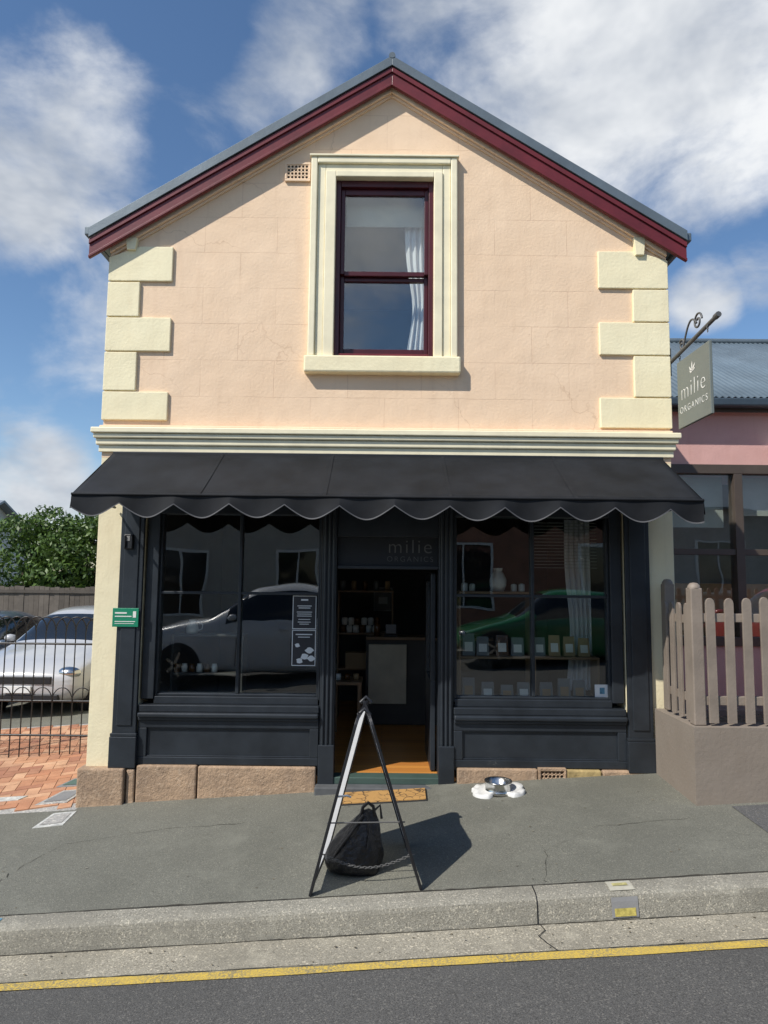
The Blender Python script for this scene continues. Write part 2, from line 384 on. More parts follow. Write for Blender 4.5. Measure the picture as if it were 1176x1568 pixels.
# ---------------------------------------------------------------- main building
B=empty("shop_building")
XL,XR=-2.35,2.38
RS=.622;R0=6.125
def rz(x,off=0): return R0-RS*abs(x-.03)+off
WT=-.17
pe=M['peach']
wl,wr,wb,wt=-.44,.40,3.50,5.08
polyxz("gable_wall_left",[(XL,2.62),(wl,2.62),(wl,rz(wl,WT)),(XL,rz(XL,WT))],0,.25,pe,B)
polyxz("gable_wall_right",[(wr,2.62),(XR,2.62),(XR,rz(XR,WT)),(wr,rz(wr,WT))],0,.25,pe,B)
polyxz("wall_below_window",[(wl,2.62),(wr,2.62),(wr,wb),(wl,wb)],0,.25,pe,B)
polyxz("wall_above_window",[(wl,wt),(wr,wt),(wr,rz(wr,WT)),(.03,rz(.03,WT)),(wl,rz(wl,WT))],0,.25,pe,B)
box("pier_left",XL,-1.96,0,.25,-.4,2.62,M['creamwall'],B)
box("pier_right",1.97,XR,0,.25,-.3,2.62,M['creamwall'],B)
box("shop_lintel",-1.96,1.97,.02,.25,2.30,2.62,M['black2'],B)
box("side_wall_left",XL,XL+.2,.25,6.5,-.6,4.46,M['creamwall'],B)
box("side_wall_right",XR-.2,XR,.25,6.5,-.6,4.46,M['creamwall'],B)
polyxz("rear_wall",[(XL+.2,-.6),(XR-.2,-.6),(XR-.2,4.46),(.03,5.9),(XL+.2,4.46)],6.25,6.5,M['creamwall'],B)
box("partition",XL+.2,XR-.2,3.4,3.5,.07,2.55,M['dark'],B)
box("shop_floor",XL+.2,XR-.2,.02,3.4,-.1,.07,M['wood'],B,0)
box("shop_ceiling",XL+.2,XR-.2,.25,3.4,2.45,2.6,M['ceil'],B,0)
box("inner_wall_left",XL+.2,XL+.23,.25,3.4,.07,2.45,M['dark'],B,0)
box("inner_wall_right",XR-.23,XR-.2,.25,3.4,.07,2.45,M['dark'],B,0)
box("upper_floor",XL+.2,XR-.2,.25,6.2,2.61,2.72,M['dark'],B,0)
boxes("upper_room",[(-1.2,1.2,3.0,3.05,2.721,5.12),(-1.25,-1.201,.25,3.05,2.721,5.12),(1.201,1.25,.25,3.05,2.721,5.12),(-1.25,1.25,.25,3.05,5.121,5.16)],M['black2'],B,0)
def slab(name,xa,xb,o1,o2,y0,y1,m,bev=.002):
    return polyxz(name,[(xa,rz(xa,o1)),(xb,rz(xb,o1)),(xb,rz(xb,o2)),(xa,rz(xa,o2))],y0,y1,m,B,bev)
EL,ER=-2.505,2.525
for s,(a,b) in (("left",(EL,.03)),("right",(.03,ER))):
    slab("roof_sheet_"+s,a,b,0,-.035,-.098,6.6,M['roof'])
    slab("barge_cap_"+s,a,b,.008,-.078,-.122,-.100,M['roof'])
    slab("bargeboard_"+s,a,b,-.080,-.250,-.096,-.068,M['red'],.004)
    slab("barge_moulding_"+s,a,b,-.088,-.132,-.110,-.0975,M['red'],.003)
    slab("barge_lower_bead_"+s,a,b,-.226,-.250,-.106,-.0975,M['red'],.003)
    slab("soffit_"+s,a,b,-.14,-.165,-.067,-.002,M['creamtrim'])
    a2,b2=(XL,b) if a<0 else (a,XR)
    slab("rake_moulding_"+s,a2,b2,-.17,-.272,-.045,-.001,pe,.006)
    slab("rake_bead_"+s,a2,b2,-.274,-.296,-.020,-.0005,pe,.003)
tube("ridge_cap",[(.03,-.125,R0+.01),(.03,6.6,R0+.01)],.028,M['roof'],B)
for x0,x1 in ((EL-.045,EL),(ER,ER+.045)):
    box("eaves_gutter",x0,x1,-.10,6.5,4.50,4.575,M['roof'],B,.01)
for x in (-2.17,2.15): polyxz("eaves_bracket",[(x-.035,4.40),(x+.035,4.40),(x+.05,rz(x,-.25)),(x-.05,rz(x,-.25))],-.05,0,M['cream'],B,.004)
ql=[(4.13,4.42,-1.82),(3.82,4.13,-2.09),(3.52,3.82,-1.815),(3.18,3.52,-2.09),(2.93,3.18,-1.815)]
for i,(a,b,x) in enumerate(ql):
    if i==0: polyxz("quoin_left_%d"%i,[(XL-.012,a+.005),(x,a+.005),(x,b+.02),(-2.1,b+.02),(XL-.012,rz(XL,-.3))],-.024,.0,M['cream'],B,.006)
    else: box("quoin_left_%d"%i,XL-.012,x,-.024,.1,a+.005,b-.005,M['cream'],B,.006)
qr=[(4.11,4.42,1.80),(3.82,4.11,2.09),(3.53,3.82,1.80),(3.17,3.53,2.085),(2.905,3.17,1.795)]
for i,(a,b,x) in enumerate(qr):
    if i==0: polyxz("quoin_right_%d"%i,[(x,a+.005),(XR+.012,a+.005),(XR+.012,rz(XR,-.3)),(2.13,b+.02),(x,b+.02)],-.024,.0,M['cream'],B,.006)
    else: box("quoin_right_%d"%i,x,XR+.012,-.024,.1,a+.005,b-.005,M['cream'],B,.006)
box("cornice_wash",-2.37,2.39,-.035,.0,2.862,2.888,pe,B,.008)
box("cornice_top",-2.42,2.44,-.085,-.0,2.815,2.8615,M['creamtrim'],B,.008)
box("cornice_mid",-2.405,2.425,-.066,-.0,2.775,2.814,M['creamtrim'],B,.010)
box("cornice_low",-2.39,2.41,-.044,-.0,2.720,2.774,M['creamtrim'],B,.010)
box("cornice_frieze",-2.37,2.395,-.022,-.0,2.665,2.719,M['creamtrim'],B,.004)
box("awning_headboard",-2.24,2.30,-.045,-.002,2.60,2.664,M['black2'],B,.004)
ct=M['creamtrim']
boxes("window_architrave",[(-.655,-.60,-.055,0,3.49,5.25),(.545,.60,-.055,0,3.49,5.25),(-.5995,.5445,-.055,0,5.195,5.25)],ct,B,.008)
boxes("window_architrave_inner",[(-.599,-.530,-.030,0,3.49,5.194),(.475,.544,-.030,0,3.49,5.194),(-.5295,.4745,-.030,0,5.130,5.194)],ct,B,.006)
boxes("window_architrave_face",[(-.529,-.441,-.045,0.06,3.49,5.129),(.401,.474,-.045,0.06,3.49,5.129),(-.4405,.4005,-.045,0.06,5.078,5.129)],ct,B,.006)
box("window_cap",-.668,.613,-.068,0,5.251,5.268,ct,B,.004)
box("window_sill",-.68,.625,-.085,.06,3.345,3.488,M['cream'],B,.014)
rs=M['redsash']
boxes("sash_box",[(-.440,-.400,.02,.15,3.489,5.077),(.360,.400,.02,.15,3.489,5.077),(-.3995,.3595,.02,.15,5.02,5.077)],rs,B,.004)
box("sash_sill",-.3995,.3595,.0,.15,3.489,3.53,M['red'],B,.004)
boxes("upper_sash",[(-.3990,-.365,.055,.09,4.25,5.019),(.325,.3590,.055,.09,4.25,5.019),(-.3645,.3245,.055,.09,4.965,5.019),(-.3645,.3245,.055,.09,4.235,4.275)],rs,B,.004)
boxes("lower_sash",[(-.3992,-.365,.095,.13,3.531,4.26),(.325,.3592,.095,.13,3.531,4.26),(-.3645,.3245,.092,.13,4.20,4.234),(-.3645,.3245,.095,.13,3.531,3.60)],rs,B,.004)
box("upper_pane",-.3645,.3245,.072,.076,4.2755,4.9645,M['glassup'],B,0)
box("lower_pane",-.3645,.3245,.112,.116,3.6005,4.1995,M['glassup'],B,0)
box("roller_blind",-.36,.32,.21,.215,4.76,5.03,M['blind'],B,0)
def curtain(name,x0,x1,y,z0,z1,m,par,amp=.025,waves=5,tie=0):
    V=[];F=[];n=60;k=14
    for j in range(k+1):
        t=j/k;z=z0+(z1-z0)*t
        for i in range(n+1):
            s=i/n;w=1-tie*math.exp(-((t-.35)/.25)**2)
            x=x1-(x1-x0)*(1-s)*w
            V.append((x,y+amp*math.sin(s*waves*6.283+.6*math.sin(t*3))+.01*math.sin(s*29+t*4),z))
    for j in range(k):
        for i in range(n): F.append((j*(n+1)+i,j*(n+1)+i+1,(j+1)*(n+1)+i+1,(j+1)*(n+1)+i))
    return mesh(name,V,F,m,par,True)
curtain("window_curtain",.16,.37,.26,3.5,5.0,M['curtain'],B,.02,4,.35)
vb=[(-.885,-.665,-.022,0,5.045,5.065),(-.885,-.665,-.022,0,5.195,5.215),(-.885,-.868,-.022,0,5.0655,5.1945),(-.682,-.665,-.022,0,5.0655,5.1945)]
boxes("wall_vent_frame",vb,M['peach'],B,.002)
box("wall_vent_recess",-.868,-.682,-.006,.0,5.0655,5.1945,M['dark'],B,0)
def lattice(name,x0,x1,z0,z1,y,m,par,r=.0045,nx=6,nz=4):
    for i in range(nx):
        for j in range(nz):
            cx=x0+(i+.5)*(x1-x0)/nx;cz=z0+(j+.5)*(z1-z0)/nz;R=min((x1-x0)/nx,(z1-z0)/nz)*.52
            tube(name,[(cx+R*math.cos(a*math.pi/5),y,cz+R*math.sin(a*math.pi/5)) for a in range(10)],r,m,par,True)
lattice("wall_vent_lattice",-.868,-.682,5.0655,5.1945,-.012,M['peach'],B,.0055)
# ---------------- shopfront
K=M['black']
for s,(a,b) in (("left",(-2.145,-1.955)),("right",(1.965,2.165))):
    box("pilaster_"+s,a,b,-.035,.0,.14,2.30,K,B,.005)
    box("pilaster_base_"+s,a-.012,b+.012,-.055,.0,.135,.375,K,B,.005)
    box("pilaster_cap_"+s,a-.01,b+.01,-.048,.0,.376,.40,K,B,.004)
    box("pilaster_panel_"+s,a+.035,b-.035,-.045,-.0,.46,2.2,K,B,.005)
def bay(s,x0,x1,mul,xe0,xe1):
    boxes("bay_frame_"+s,[(xe0,x0,.02,.16,.66,2.30),(x1,xe1,.02,.16,.66,2.30),(x0+.0005,x1-.0005,.02,.16,2.16,2.2995),(x0+.0005,x1-.0005,.03,.16,.62,.68)],K,B,.005)
    boxes("bay_bead_"+s,[(x0,x0+.02,.05,.12,.68,2.16),(x1-.02,x1,.05,.12,.68,2.16),(x0+.0205,x1-.0205,.05,.12,.6805,.70)],K,B,.004)
    box("mullion_"+s,mul-.013,mul+.013,.05,.13,.701,2.1595,K,B,.004)
    boxes("glazing_bar_"+s,[(x0+.0205,mul-.0135,.055,.125,1.50,1.522),(mul+.0135,x1-.0205,.055,.125,1.50,1.522)],K,B,.003)
    boxes("shop_pane_"+s,[(x0+.021,mul-.0135,.088,.093,.7005,1.4995),(mul+.0135,x1-.021,.088,.093,.7005,1.4995),(x0+.021,mul-.0135,.088,.093,1.5225,2.1595),(mul+.0135,x1-.021,.088,.093,1.5225,2.1595)],M['glass'],B,0)
    box("sill_"+s,xe0,xe1,-.02,.16,.565,.6195,K,B,.006)
    box("sill_nose_"+s,xe0,xe1,-.055,.10,.525,.5645,K,B,.012)
    box("sill_bed_"+s,xe0,xe1,-.03,.10,.500,.5245,K,B,.006)
    box("stall_back_"+s,xe0,xe1,.01,.14,.13,.4995,K,B,.003)
    boxes("stall_panel_"+s,[(xe0,xe1,-.012,.0095,.44,.4995),(xe0,xe1,-.012,.0095,.155,.215),(xe0,xe0+.07,-.012,.0095,.2155,.4395),(xe1-.07,xe1,-.012,.0095,.2155,.4395)],K,B,.005)
    boxes("panel_mould_"+s,[(xe0+.071,xe1-.071,-.004,.0095,.43,.4395),(xe0+.071,xe1-.071,-.004,.0095,.2155,.225)],K,B,.003)
    box("window_display_base_"+s,xe0+.05,xe1-.05,.165,.62,.60,.63,M['dark'],B,.002)
bay("left",-1.845,-.515,-1.18,-1.945,-.505)
bay("right",.585,1.86,1.23,.575,1.955)
for s,x in (("left",-.440),("right",.515)):
    box("door_post_"+s,x-.062,x+.058,.0,.16,.0,2.30,K,B,.005)
    for dx in (-.035,.0,.035):
        tube("post_bead_"+s,[(x+dx,-.004,.30),(x+dx,-.004,2.25)],.013,K,B)
    box("post_base_"+s,x-.064,x+.062,-.03,.0,.0,.32,K,B,.005)
box("door_head",-.38,.455,.03,.15,1.985,2.30,K,B,.004)
box("transom_bar",-.38,.455,.03,.14,1.72,1.75,K,B,.005)
box("transom_panel",-.38,.455,.08,.095,1.7505,1.9845,M['black2'],B,0)
text("transom_name","milie",.165,at(.22,.076,1.855),M['goldtext'],B,1.18,off=-.002)
text("transom_tagline","ORGANICS",.062,at(.22,.076,1.785),M['goldtext'],B,1.35,off=-.001)
box("threshold",-.385,.460,-.02,.12,.02,.074,mat("threshold_green",(.06,.10,.085),.5),B,.006)
box("step_stone",-.52,.60,-.12,.0,-.10,.022,mat("bluestone",(.10,.105,.11),.8,.1,10),B,.01)
boxes("door_leaf",[(.40,.44,.17,.86,.08,.80),(.40,.44,.17,.27,.8005,1.69),(.40,.44,.76,.86,.8005,1.69),(.40,.44,.2705,.7595,1.62,1.69)],K,B,.004)
box("door_leaf_pane",.418,.422,.2705,.7595,.8005,1.6195,M['glass'],B,0)
def pl(name,x0,x1,z1,y0,m=M['stone']):
    return box(name,x0,x1,y0,.13,-.42,z1,m,B,.012)
pl("plinth_pier_left",-2.385,-2.02,.135,-.085);pl("plinth_left_return",-2.01,-1.945,.125,-.05);pl("plinth_left_a",-1.935,-1.46,.155,-.045);pl("plinth_left_b",-1.45,-.52,.150,-.040)
pl("plinth_right_a",.60,1.235,.155,-.045);pl("plinth_right_b",1.465,1.74,.150,-.045,M['yellowstone']);pl("plinth_right_c",1.75,2.20,.150,-.05)
pl("plinth_behind_vent",1.2355,1.4645,.154,.0)
boxes("plinth_vent_frame",[(1.24,1.46,-.05,-.001,.145,.165),(1.24,1.46,-.05,-.001,.035,.055),(1.24,1.258,-.05,-.001,.0555,.1445),(1.442,1.46,-.05,-.001,.0555,.1445)],M['stone'],B,.003)
lattice("plinth_vent_lattice",1.258,1.442,.0555,.1445,-.035,M['stone'],B,.005,6,3)
# ---------------- awning
A=empty("awning")
def awn():
    x0,x1=-2.235,2.285;zt,zf=2.645,2.225;yt,yf=-.05,-.75
    nx,ny=110,12;V=[];F=[];seams=[x0+(x1-x0)*i/5 for i in range(6)]
    for j in range(ny+1):
        t=j/ny
        for i in range(nx+1):
            x=x0+(x1-x0)*i/nx
            k=(i/nx*5)%1;sag=-.016*math.sin(math.pi*t)*math.sin(math.pi*k)-.006*math.sin(math.pi*t)
            V.append((x,yt+(yf-yt)*t,zt+(zf-zt)*t+sag+.0025*math.sin(x*19+t*6)*t))
    for j in range(ny):
        for i in range(nx): F.append((j*(nx+1)+i,j*(nx+1)+i+1,(j+1)*(nx+1)+i+1,(j+1)*(nx+1)+i))
    o=mesh("canopy",V,F,M['fabric'],A,True);o.modifiers.new("s","SOLIDIFY").thickness=.004
    for sx in seams[1:-1]:
        V=[];F=[]
        for j in range(13):
            t=j/12;z=zt+(zf-zt)*t-.006*math.sin(math.pi*t)+.005
            V+=[(sx-.012,yt+(yf-yt)*t,z),(sx+.012,yt+(yf-yt)*t,z)]
        for j in range(12): F.append((2*j,2*j+1,2*j+3,2*j+2))
        mesh("seam",V,F,M['fabric'],A)
    per=(x1-x0)/11.5
    def low(x):
        ph=((x-x0)/per+.12)%1
        return 2.146-.072*math.sin(math.pi*ph)**.85+.012*math.cos(2*math.pi*ph)+.004*math.sin(x*5.1)
    NX=700
    for nm,a,m,dy in (("valance",0,M['fabric'],0),("valance_trim",1,M['trimgrey'],-.0035)):
        V=[];F=[]
        for i in range(NX+1):
            x=x0+(x1-x0)*i/NX;l=low(x)
            w=.018*math.sin(x*2*math.pi/per+1)+.008*math.sin(x*11)
            top=2.228
            if a==0:
                for t in (0,.33,.66,1): V.append((x,yf-.004-w*t,top+(l-top)*t))
            else:
                for t in (0,.5,1): V.append((x,yf-.004-w+dy,l+.009*(1-t)-.001))
        k=4 if a==0 else 3
        for i in range(NX):
            for j in range(k-1): F.append((i*k+j,(i+1)*k+j,(i+1)*k+j+1,i*k+j+1))
        mesh(nm,V,F,m,A,True)
    tube("front_bar",[(x0,yf-.006,2.224),(x1,yf-.006,2.224)],.010,M['fabric'],A)
    for sx,sg in ((x0,-1),(x1,1)):
        V=[];F=[];n2=90
        for i in range(n2+1):
            t=i/n2;y=yt+(yf-yt)*t;zt2=zt+(zf-zt)*t
            l=zt2-.085-.06*abs(math.sin((t*1.8+.1)*math.pi))
            V+=[(sx+sg*.003,y,zt2),(sx+sg*(.003+.006*math.sin(t*9)),y,(zt2+l)/2),(sx+sg*(.006+.012*math.sin(t*9)),y,l)]
        for i in range(n2):
            for j in (0,1): F.append((i*3+j,i*3+3+j,i*3+4+j,i*3+1+j))
        mesh("side_valance",V,F,M['fabric'],A,True)
        tube("side_arm",[(sx-sg*.03,-.03,2.2),(sx-sg*.03,yf+.01,2.215)],.010,M['iron'],A)
awn()
# ---------------- hanging sign
H=empty("hanging_shop_sign")
R90=Matrix(((0,0,-1,0),(-1,0,0,0),(0,1,0,0),(0,0,0,1)))
box("board",2.410,2.434,-.655,-.095,2.885,3.44,M['signboard'],H,.004)
text("name","milie",.195,at(2.4085,-.375,3.105,R90),M['offwhite'],H,1.15,off=-.004)
text("tagline","ORGANICS",.076,at(2.4085,-.375,3.0,R90),M['offwhite'],H,1.35,off=-.001)
def leafshape(y,z,a,l,w):
    P=[];n=12
    for i in range(n+1):
        t=i/n;P.append((t*l,w*math.sin(math.pi*t)))
    for i in range(n-1,0,-1):
        t=i/n;P.append((t*l,-w*.4*math.sin(math.pi*t)))
    return [(2.4080,y-(p[0]*math.cos(a)-p[1]*math.sin(a)),z+p[0]*math.sin(a)+p[1]*math.cos(a)) for p in P]
for a,l in ((1.57,.085),(.8,.075),(2.35,.075),(.35,.05),(2.8,.05)):
    V=leafshape(-.375,3.29,a,l,.014);mesh("leaf_emblem",V,[tuple(range(len(V)))],M['offwhite'],H)
ir=mat("bracket_grey",(.10,.10,.10),.5,.1)
tube("bracket_arm",[(2.40,.0,3.48),(2.44,-.74,3.60)],.016,ir,H)
tube("bracket_arm_cap",[(2.437,-.71,3.595),(2.441,-.76,3.603)],.022,ir,H)
box("bracket_plate",2.38,2.405,-.01,.02,3.36,3.60,ir,H,.003)
def scroll(cy,cz,r,turns,s=1,a0=0):
    P=[]
    for i in range(50):
        t=i/49;a=a0+s*t*turns*2*math.pi;rr=r*(1-.75*t);P.append((2.425,cy-rr*math.cos(a),cz+rr*math.sin(a)))
    return P
tube("bracket_scroll",scroll(-.46,3.66,.07,1.4),.008,ir,H)
tube("bracket_scroll",scroll(-.17,3.57,.05,1.3,-1,2.5),.008,ir,H)
tube("bracket_scroll",[(2.42,-.20-.25*t,3.53+.18*math.sin(t*2.4)) for t in [i/16 for i in range(17)]],.008,ir,H)
for y in (-.13,-.62):
    for k in range(3):
        zc=3.46+k*.022+(-y-.13)*.14
        pts=[]
        for i in range(10):
            a=i*math.pi/5;u=.007*math.cos(a);w=.014*math.sin(a)
            pts.append((2.422+(u if k%2 else 0),y+(0 if k%2 else u),zc+w))
        tube("chain_link",pts,.0025,ir,H,True)
# ---------------- small wall fittings
e=empty("address_plate");box("plate",-2.175,-1.965,-.0555,-.0465,1.235,1.385,M['green'],e,.003)
boxes("print",[(-2.155,-2.06,-.0575,-.0557,1.34,1.352),(-2.155,-2.02,-.0575,-.0557,1.315,1.323),(-2.155,-1.99,-.0575,-.0557,1.275,1.281),(-2.155,-2.0,-.0575,-.0557,1.260,1.264),(-2.01,-1.985,-.0575,-.0557,1.31,1.36)],M['offwhite'],e,0)
e=empty("intercom");box("housing",-2.105,-2.035,-.075,-.0465,1.86,1.98,M['black2'],e,.006);box("screen",-2.085,-2.055,-.0775,-.0752,1.925,1.965,M['grey'],e,.002);box("handset",-2.10,-2.085,-.09,-.0755,1.87,1.97,M['black2'],e,.004)
def poster(name,x0,x1,z0,z1,y,bg,lines):
    e=empty(name);box("sheet",x0,x1,y,y+.002,z0,z1,bg,e,0)
    boxes("border",[(x0,x1,y-.001,y-.0002,z1-.006,z1),(x0,x1,y-.001,y-.0002,z0,z0+.006),(x0,x0+.006,y-.001,y-.0002,z0+.0061,z1-.0061),(x1-.006,x1,y-.001,y-.0002,z0+.0061,z1-.0061)],M['paper'],e,0)
    if lines: boxes("print",[((x0+x1)/2-w/2*(x1-x0),(x0+x1)/2+w/2*(x1-x0),y-.0012,y-.0002,z0+t*(z1-z0),z0+(t+hh)*(z1-z0)) for t,w,hh in lines],M['paper'],e,0)
    return e
poster("opening_hours_poster",-.745,-.550,1.222,1.495,.084,M['posterblack'],[(.85,.3,.05),(.68,.6,.025),(.62,.5,.025),(.5,.65,.02),(.44,.6,.02),(.38,.62,.02),(.28,.5,.02),(.2,.55,.02),(.14,.4,.02)])
p=poster("product_poster",-.745,-.550,.925,1.215,.084,M['posterblack'],[(.86,.7,.03),(.79,.5,.02)])
for cx,cz,r in ((-.60,1.05,.032),(-.64,1.0,.03),(-.585,.985,.03),(-.68,.965,.026),(-.70,1.09,.02)):
    V=[(cx+r*math.cos(a*.5236)*(1+.25*math.sin(a*2.1+cx*40)),.0828,cz+r*.8*math.sin(a*.5236)) for a in range(12)];mesh("photo_print",V,[tuple(range(12))],M['paper'],p)
e=empty("window_notice");box("card",1.735,1.86,.080,.083,.695,.80,M['paper'],e,0);box("card_picture",1.775,1.815,.0785,.0798,.725,.775,blue,e,0)
# ---------------- interior displays
jarw=mat("ceramic_white",(.68,.67,.62),.35,.05);jarg=mat("matte_jar",(.16,.17,.17),.5,.1);amber=mat("amber_glass",(.10,.04,.01),.15,.1)
kraft=mat("kraft_box",(.34,.22,.11),.7)
def shelfunit(name,x0,x1,y0,y1,zs,m):
    e=empty(name)
    for i,z in enumerate(zs): box("shelf_%d"%i,x0,x1,y0,y1,z-.02,z,m,e,.003)
    for x in (x0,x1-.02): box("upright",x+.001,x+.019,y0+.002,y1-.002,.0731,max(zs)-.021,m,e,.002)
    return e
shw=mat("shelf_timber",(.24,.15,.08),.5,.1)
shelfunit("display_shelf",.66,1.30,.40,.62,[.98,1.54],shw)
lathe("vase",[(0,0),(.05,.0),(.072,.05),(.075,.10),(.055,.15),(.038,.175),(.04,.20),(.046,.205),(.036,.2),(.0,.19)],(1.02,.5,1.541),jarw)
for i,(x,s) in enumerate(((.72,.9),(.79,.8),(1.16,.8),(1.23,.85))):
    lathe("jar",[(0,0),(.03*s,0),(.033*s,.01),(.033*s,.07*s),(.02*s,.08*s),(0,.085*s)],(x,.5,1.541),jarw,n=16)
e=empty("pouch_display")
def pouch(x,y,z,w,hh,m,par,m2):
    V=[(x-w/2,y-.03,z),(x+w/2,y-.03,z),(x+w/2,y+.03,z),(x-w/2,y+.03,z),(x-w/2*.95,y-.002,z+hh),(x+w/2*.95,y-.002,z+hh),(x+w/2*.95,y+.002,z+hh),(x-w/2*.95,y+.002,z+hh)]
    mesh("pouch",V,BF,m,par,bev=.004)
    V=[(x-w*.32,y-.0265,z+hh*.2),(x+w*.32,y-.0265,z+hh*.2),(x+w*.32,y-.0145,z+hh*.62),(x-w*.32,y-.0145,z+hh*.62)]
    mesh("label",V,[(0,1,2,3)],m2,par)
rr_=random.Random(2)
for i in range(4): pouch(.74+i*.15+rr_.uniform(-.015,.015),.48,.981,.11,.17+rr_.uniform(-.02,.02),rr_.choice([jarg,amber,kraft]),e,jarw)
for i in range(4): pouch(1.38+i*.13,.50,.981,.10,.16+rr_.uniform(-.03,.02),rr_.choice([jarg,kraft]),e,jarw)
for i in range(7): pouch(.74+i*.16+rr_.uniform(-.02,.02),.34+rr_.uniform(-.02,.04),.631,.11,.15+rr_.uniform(-.03,.03),jarg,e,rr_.choice([jarw,kraft]))
shelfunit("display_shelf",1.31,1.88,.40,.62,[.98],shw)
curtain("shop_curtain",1.66,1.90,.68,.66,2.2,M['curtain'],None,.018,5,.2)
e=empty("venetian_blind")
boxes("slats",[(1.32,1.86,.36,.385,1.75+i*.028,1.753+i*.028) for i in range(15)],M['blind'],e,0)
e=empty("pouring_jug");lathe("body",[(0,0),(.045,0),(.055,.03),(.045,.08),(.03,.10),(.034,.12),(.03,.12),(0,.11)],(-1.66,.42,1.151),jarw,e,20)
tube("handle",[(-1.62,.42,1.17),(-1.575,.42,1.19),(-1.57,.42,1.23),(-1.615,.42,1.25)],.005,jarw,e)
shelfunit("display_shelf",-1.82,-1.2,.36,.56,[.82,1.15],M['dark'])
for i in range(6): lathe("jar",[(0,0),(.026,0),(.026,.05),(.02,.055),(.022,.07),(0,.072)],(-1.78+i*.065,.42,.821),jarw if i%2 else amber,n=16)
# centre of the shop, seen through the door
e=shelfunit("product_shelf",-.52,.12,2.3,2.6,[.62,1.02,1.5],shw)
for i in range(6):
    for j in range(2): lathe("jar",[(0,0),(.032,0),(.035,.06),(.03,.08),(0,.085)],(-.46+i*.075+j*.02,2.36,1.021+j*.087),jarw if (i+j)%3 else amber,e,14)
box("gift_box",-.42,-.18,2.25,2.42,.621,.80,kraft,None,.003)
for i in range(5): lathe("tea_tin",[(0,0),(.03,0),(.03,.10),(.026,.11),(0,.112)],(-.47+i*.13,2.4,1.501),(jarg,kraft,amber)[i%3],n=14)
e=empty("shop_counter");box("carcass",-.18,1.2,1.94,2.25,.075,.98,M['dark'],e,.003);box("front_panel",-.15,.26,1.9,1.93,.30,.93,mat("counter_cream",(.55,.50,.38),.6),e,.004);box("top",-.18,1.2,1.88,2.25,.981,1.01,shw,e,.004)
e=empty("till_tray");box("base",.02,.16,1.95,2.1,1.011,1.03,M['posterblack'],e,.004);box("screen",.03,.15,2.02,2.035,1.035,1.14,M['carglass'],e,.004)
e=empty("display_table");box("top",-.50,-.2,1.2,1.6,.60,.63,shw,e,.003)
boxes("legs",[(-.49,-.46,1.21,1.24,.071,.5995),(-.24,-.21,1.21,1.24,.071,.5995),(-.49,-.46,1.56,1.59,.071,.5995),(-.24,-.21,1.56,1.59,.071,.5995)],shw,e)
for i in range(3): lathe("candle_jar",[(0,0),(.028,0),(.028,.06),(0,.06)],(-.44+i*.09,1.35,.631),(jarw,amber,kraft)[i],n=14)
lathe("pump_bottle",[(0,0),(.035,0),(.037,.12),(.012,.15),(.012,.19),(.02,.2),(0,.205)],(-.06,2.0,1.011),amber)
poster("framed_print",-.12,.12,1.22,1.52,3.385,M['grey'],[(.3,.5,.3)])
# ---------------- doormat, bowl
e=empty("doormat")
def slabq(name,Q,z1,z0,m,bev):
    mesh(name,[(x,y,gz(x,y)+z1) for x,y in Q]+[(x,y,gz(x,y)+z0) for x,y in Q],[(0,1,2,3)]+[(i,(i+1)%4,4+(i+1)%4,4+i) for i in range(4)],m,e,bev=bev)
slabq("mat",[(-.325,-.36),(.335,-.36),(.34,-.135),(-.32,-.135)],.018,-.01,M['coir'],.004)
slabq("rubber_edge",[(-.335,-.37),(.345,-.37),(.35,-.125),(-.33,-.125)],.008,-.01,M['rubber'],.003)
e=empty("dog_bowl");bz=h(.88)-.012
lathe("steel_bowl",[(0,.022),(.062,.020),(.08,.050),(.094,.082),(.104,.086),(.106,.081),(.094,.066),(.100,.018),(.112,.0),(.10,-.002)],(.885,-.27,bz+.004),M['metal'],e,36)
wp=mat("bowl_stand_white",(.70,.70,.68),.4,.1,12)
for sx in (-1,1):
    P=[]
    for i in range(25):
        a=-math.pi/2+math.pi*i/24
        r_=.100+.034*abs(math.sin(a))**.5*(1 if abs(a)>.15 else .2)
        P.append((sx*(.085+r_*math.cos(a)),r_*math.sin(a)*1.0))
    P+= [(sx*.03,.06),(sx*.03,-.06)]
    n=len(P);V=[]
    for sc_,zz in ((1,.0),(.985,.026),(.92,.034),(.6,.030)):
        for px,py in P:
            V.append((.885+sx*.10+(px-sx*.10)*sc_,-.27+py*sc_,bz-.004+zz+px*.065+py*.035+.005*math.sin(px*60+py*40)*(zz>0)))
    F=[(k*n+i,k*n+(i+1)%n,(k+1)*n+(i+1)%n,(k+1)*n+i) for k in (0,1,2) for i in range(n)]+[tuple(range(3*n,4*n))]
    mesh("stand_wing",V,F,wp,e,True)
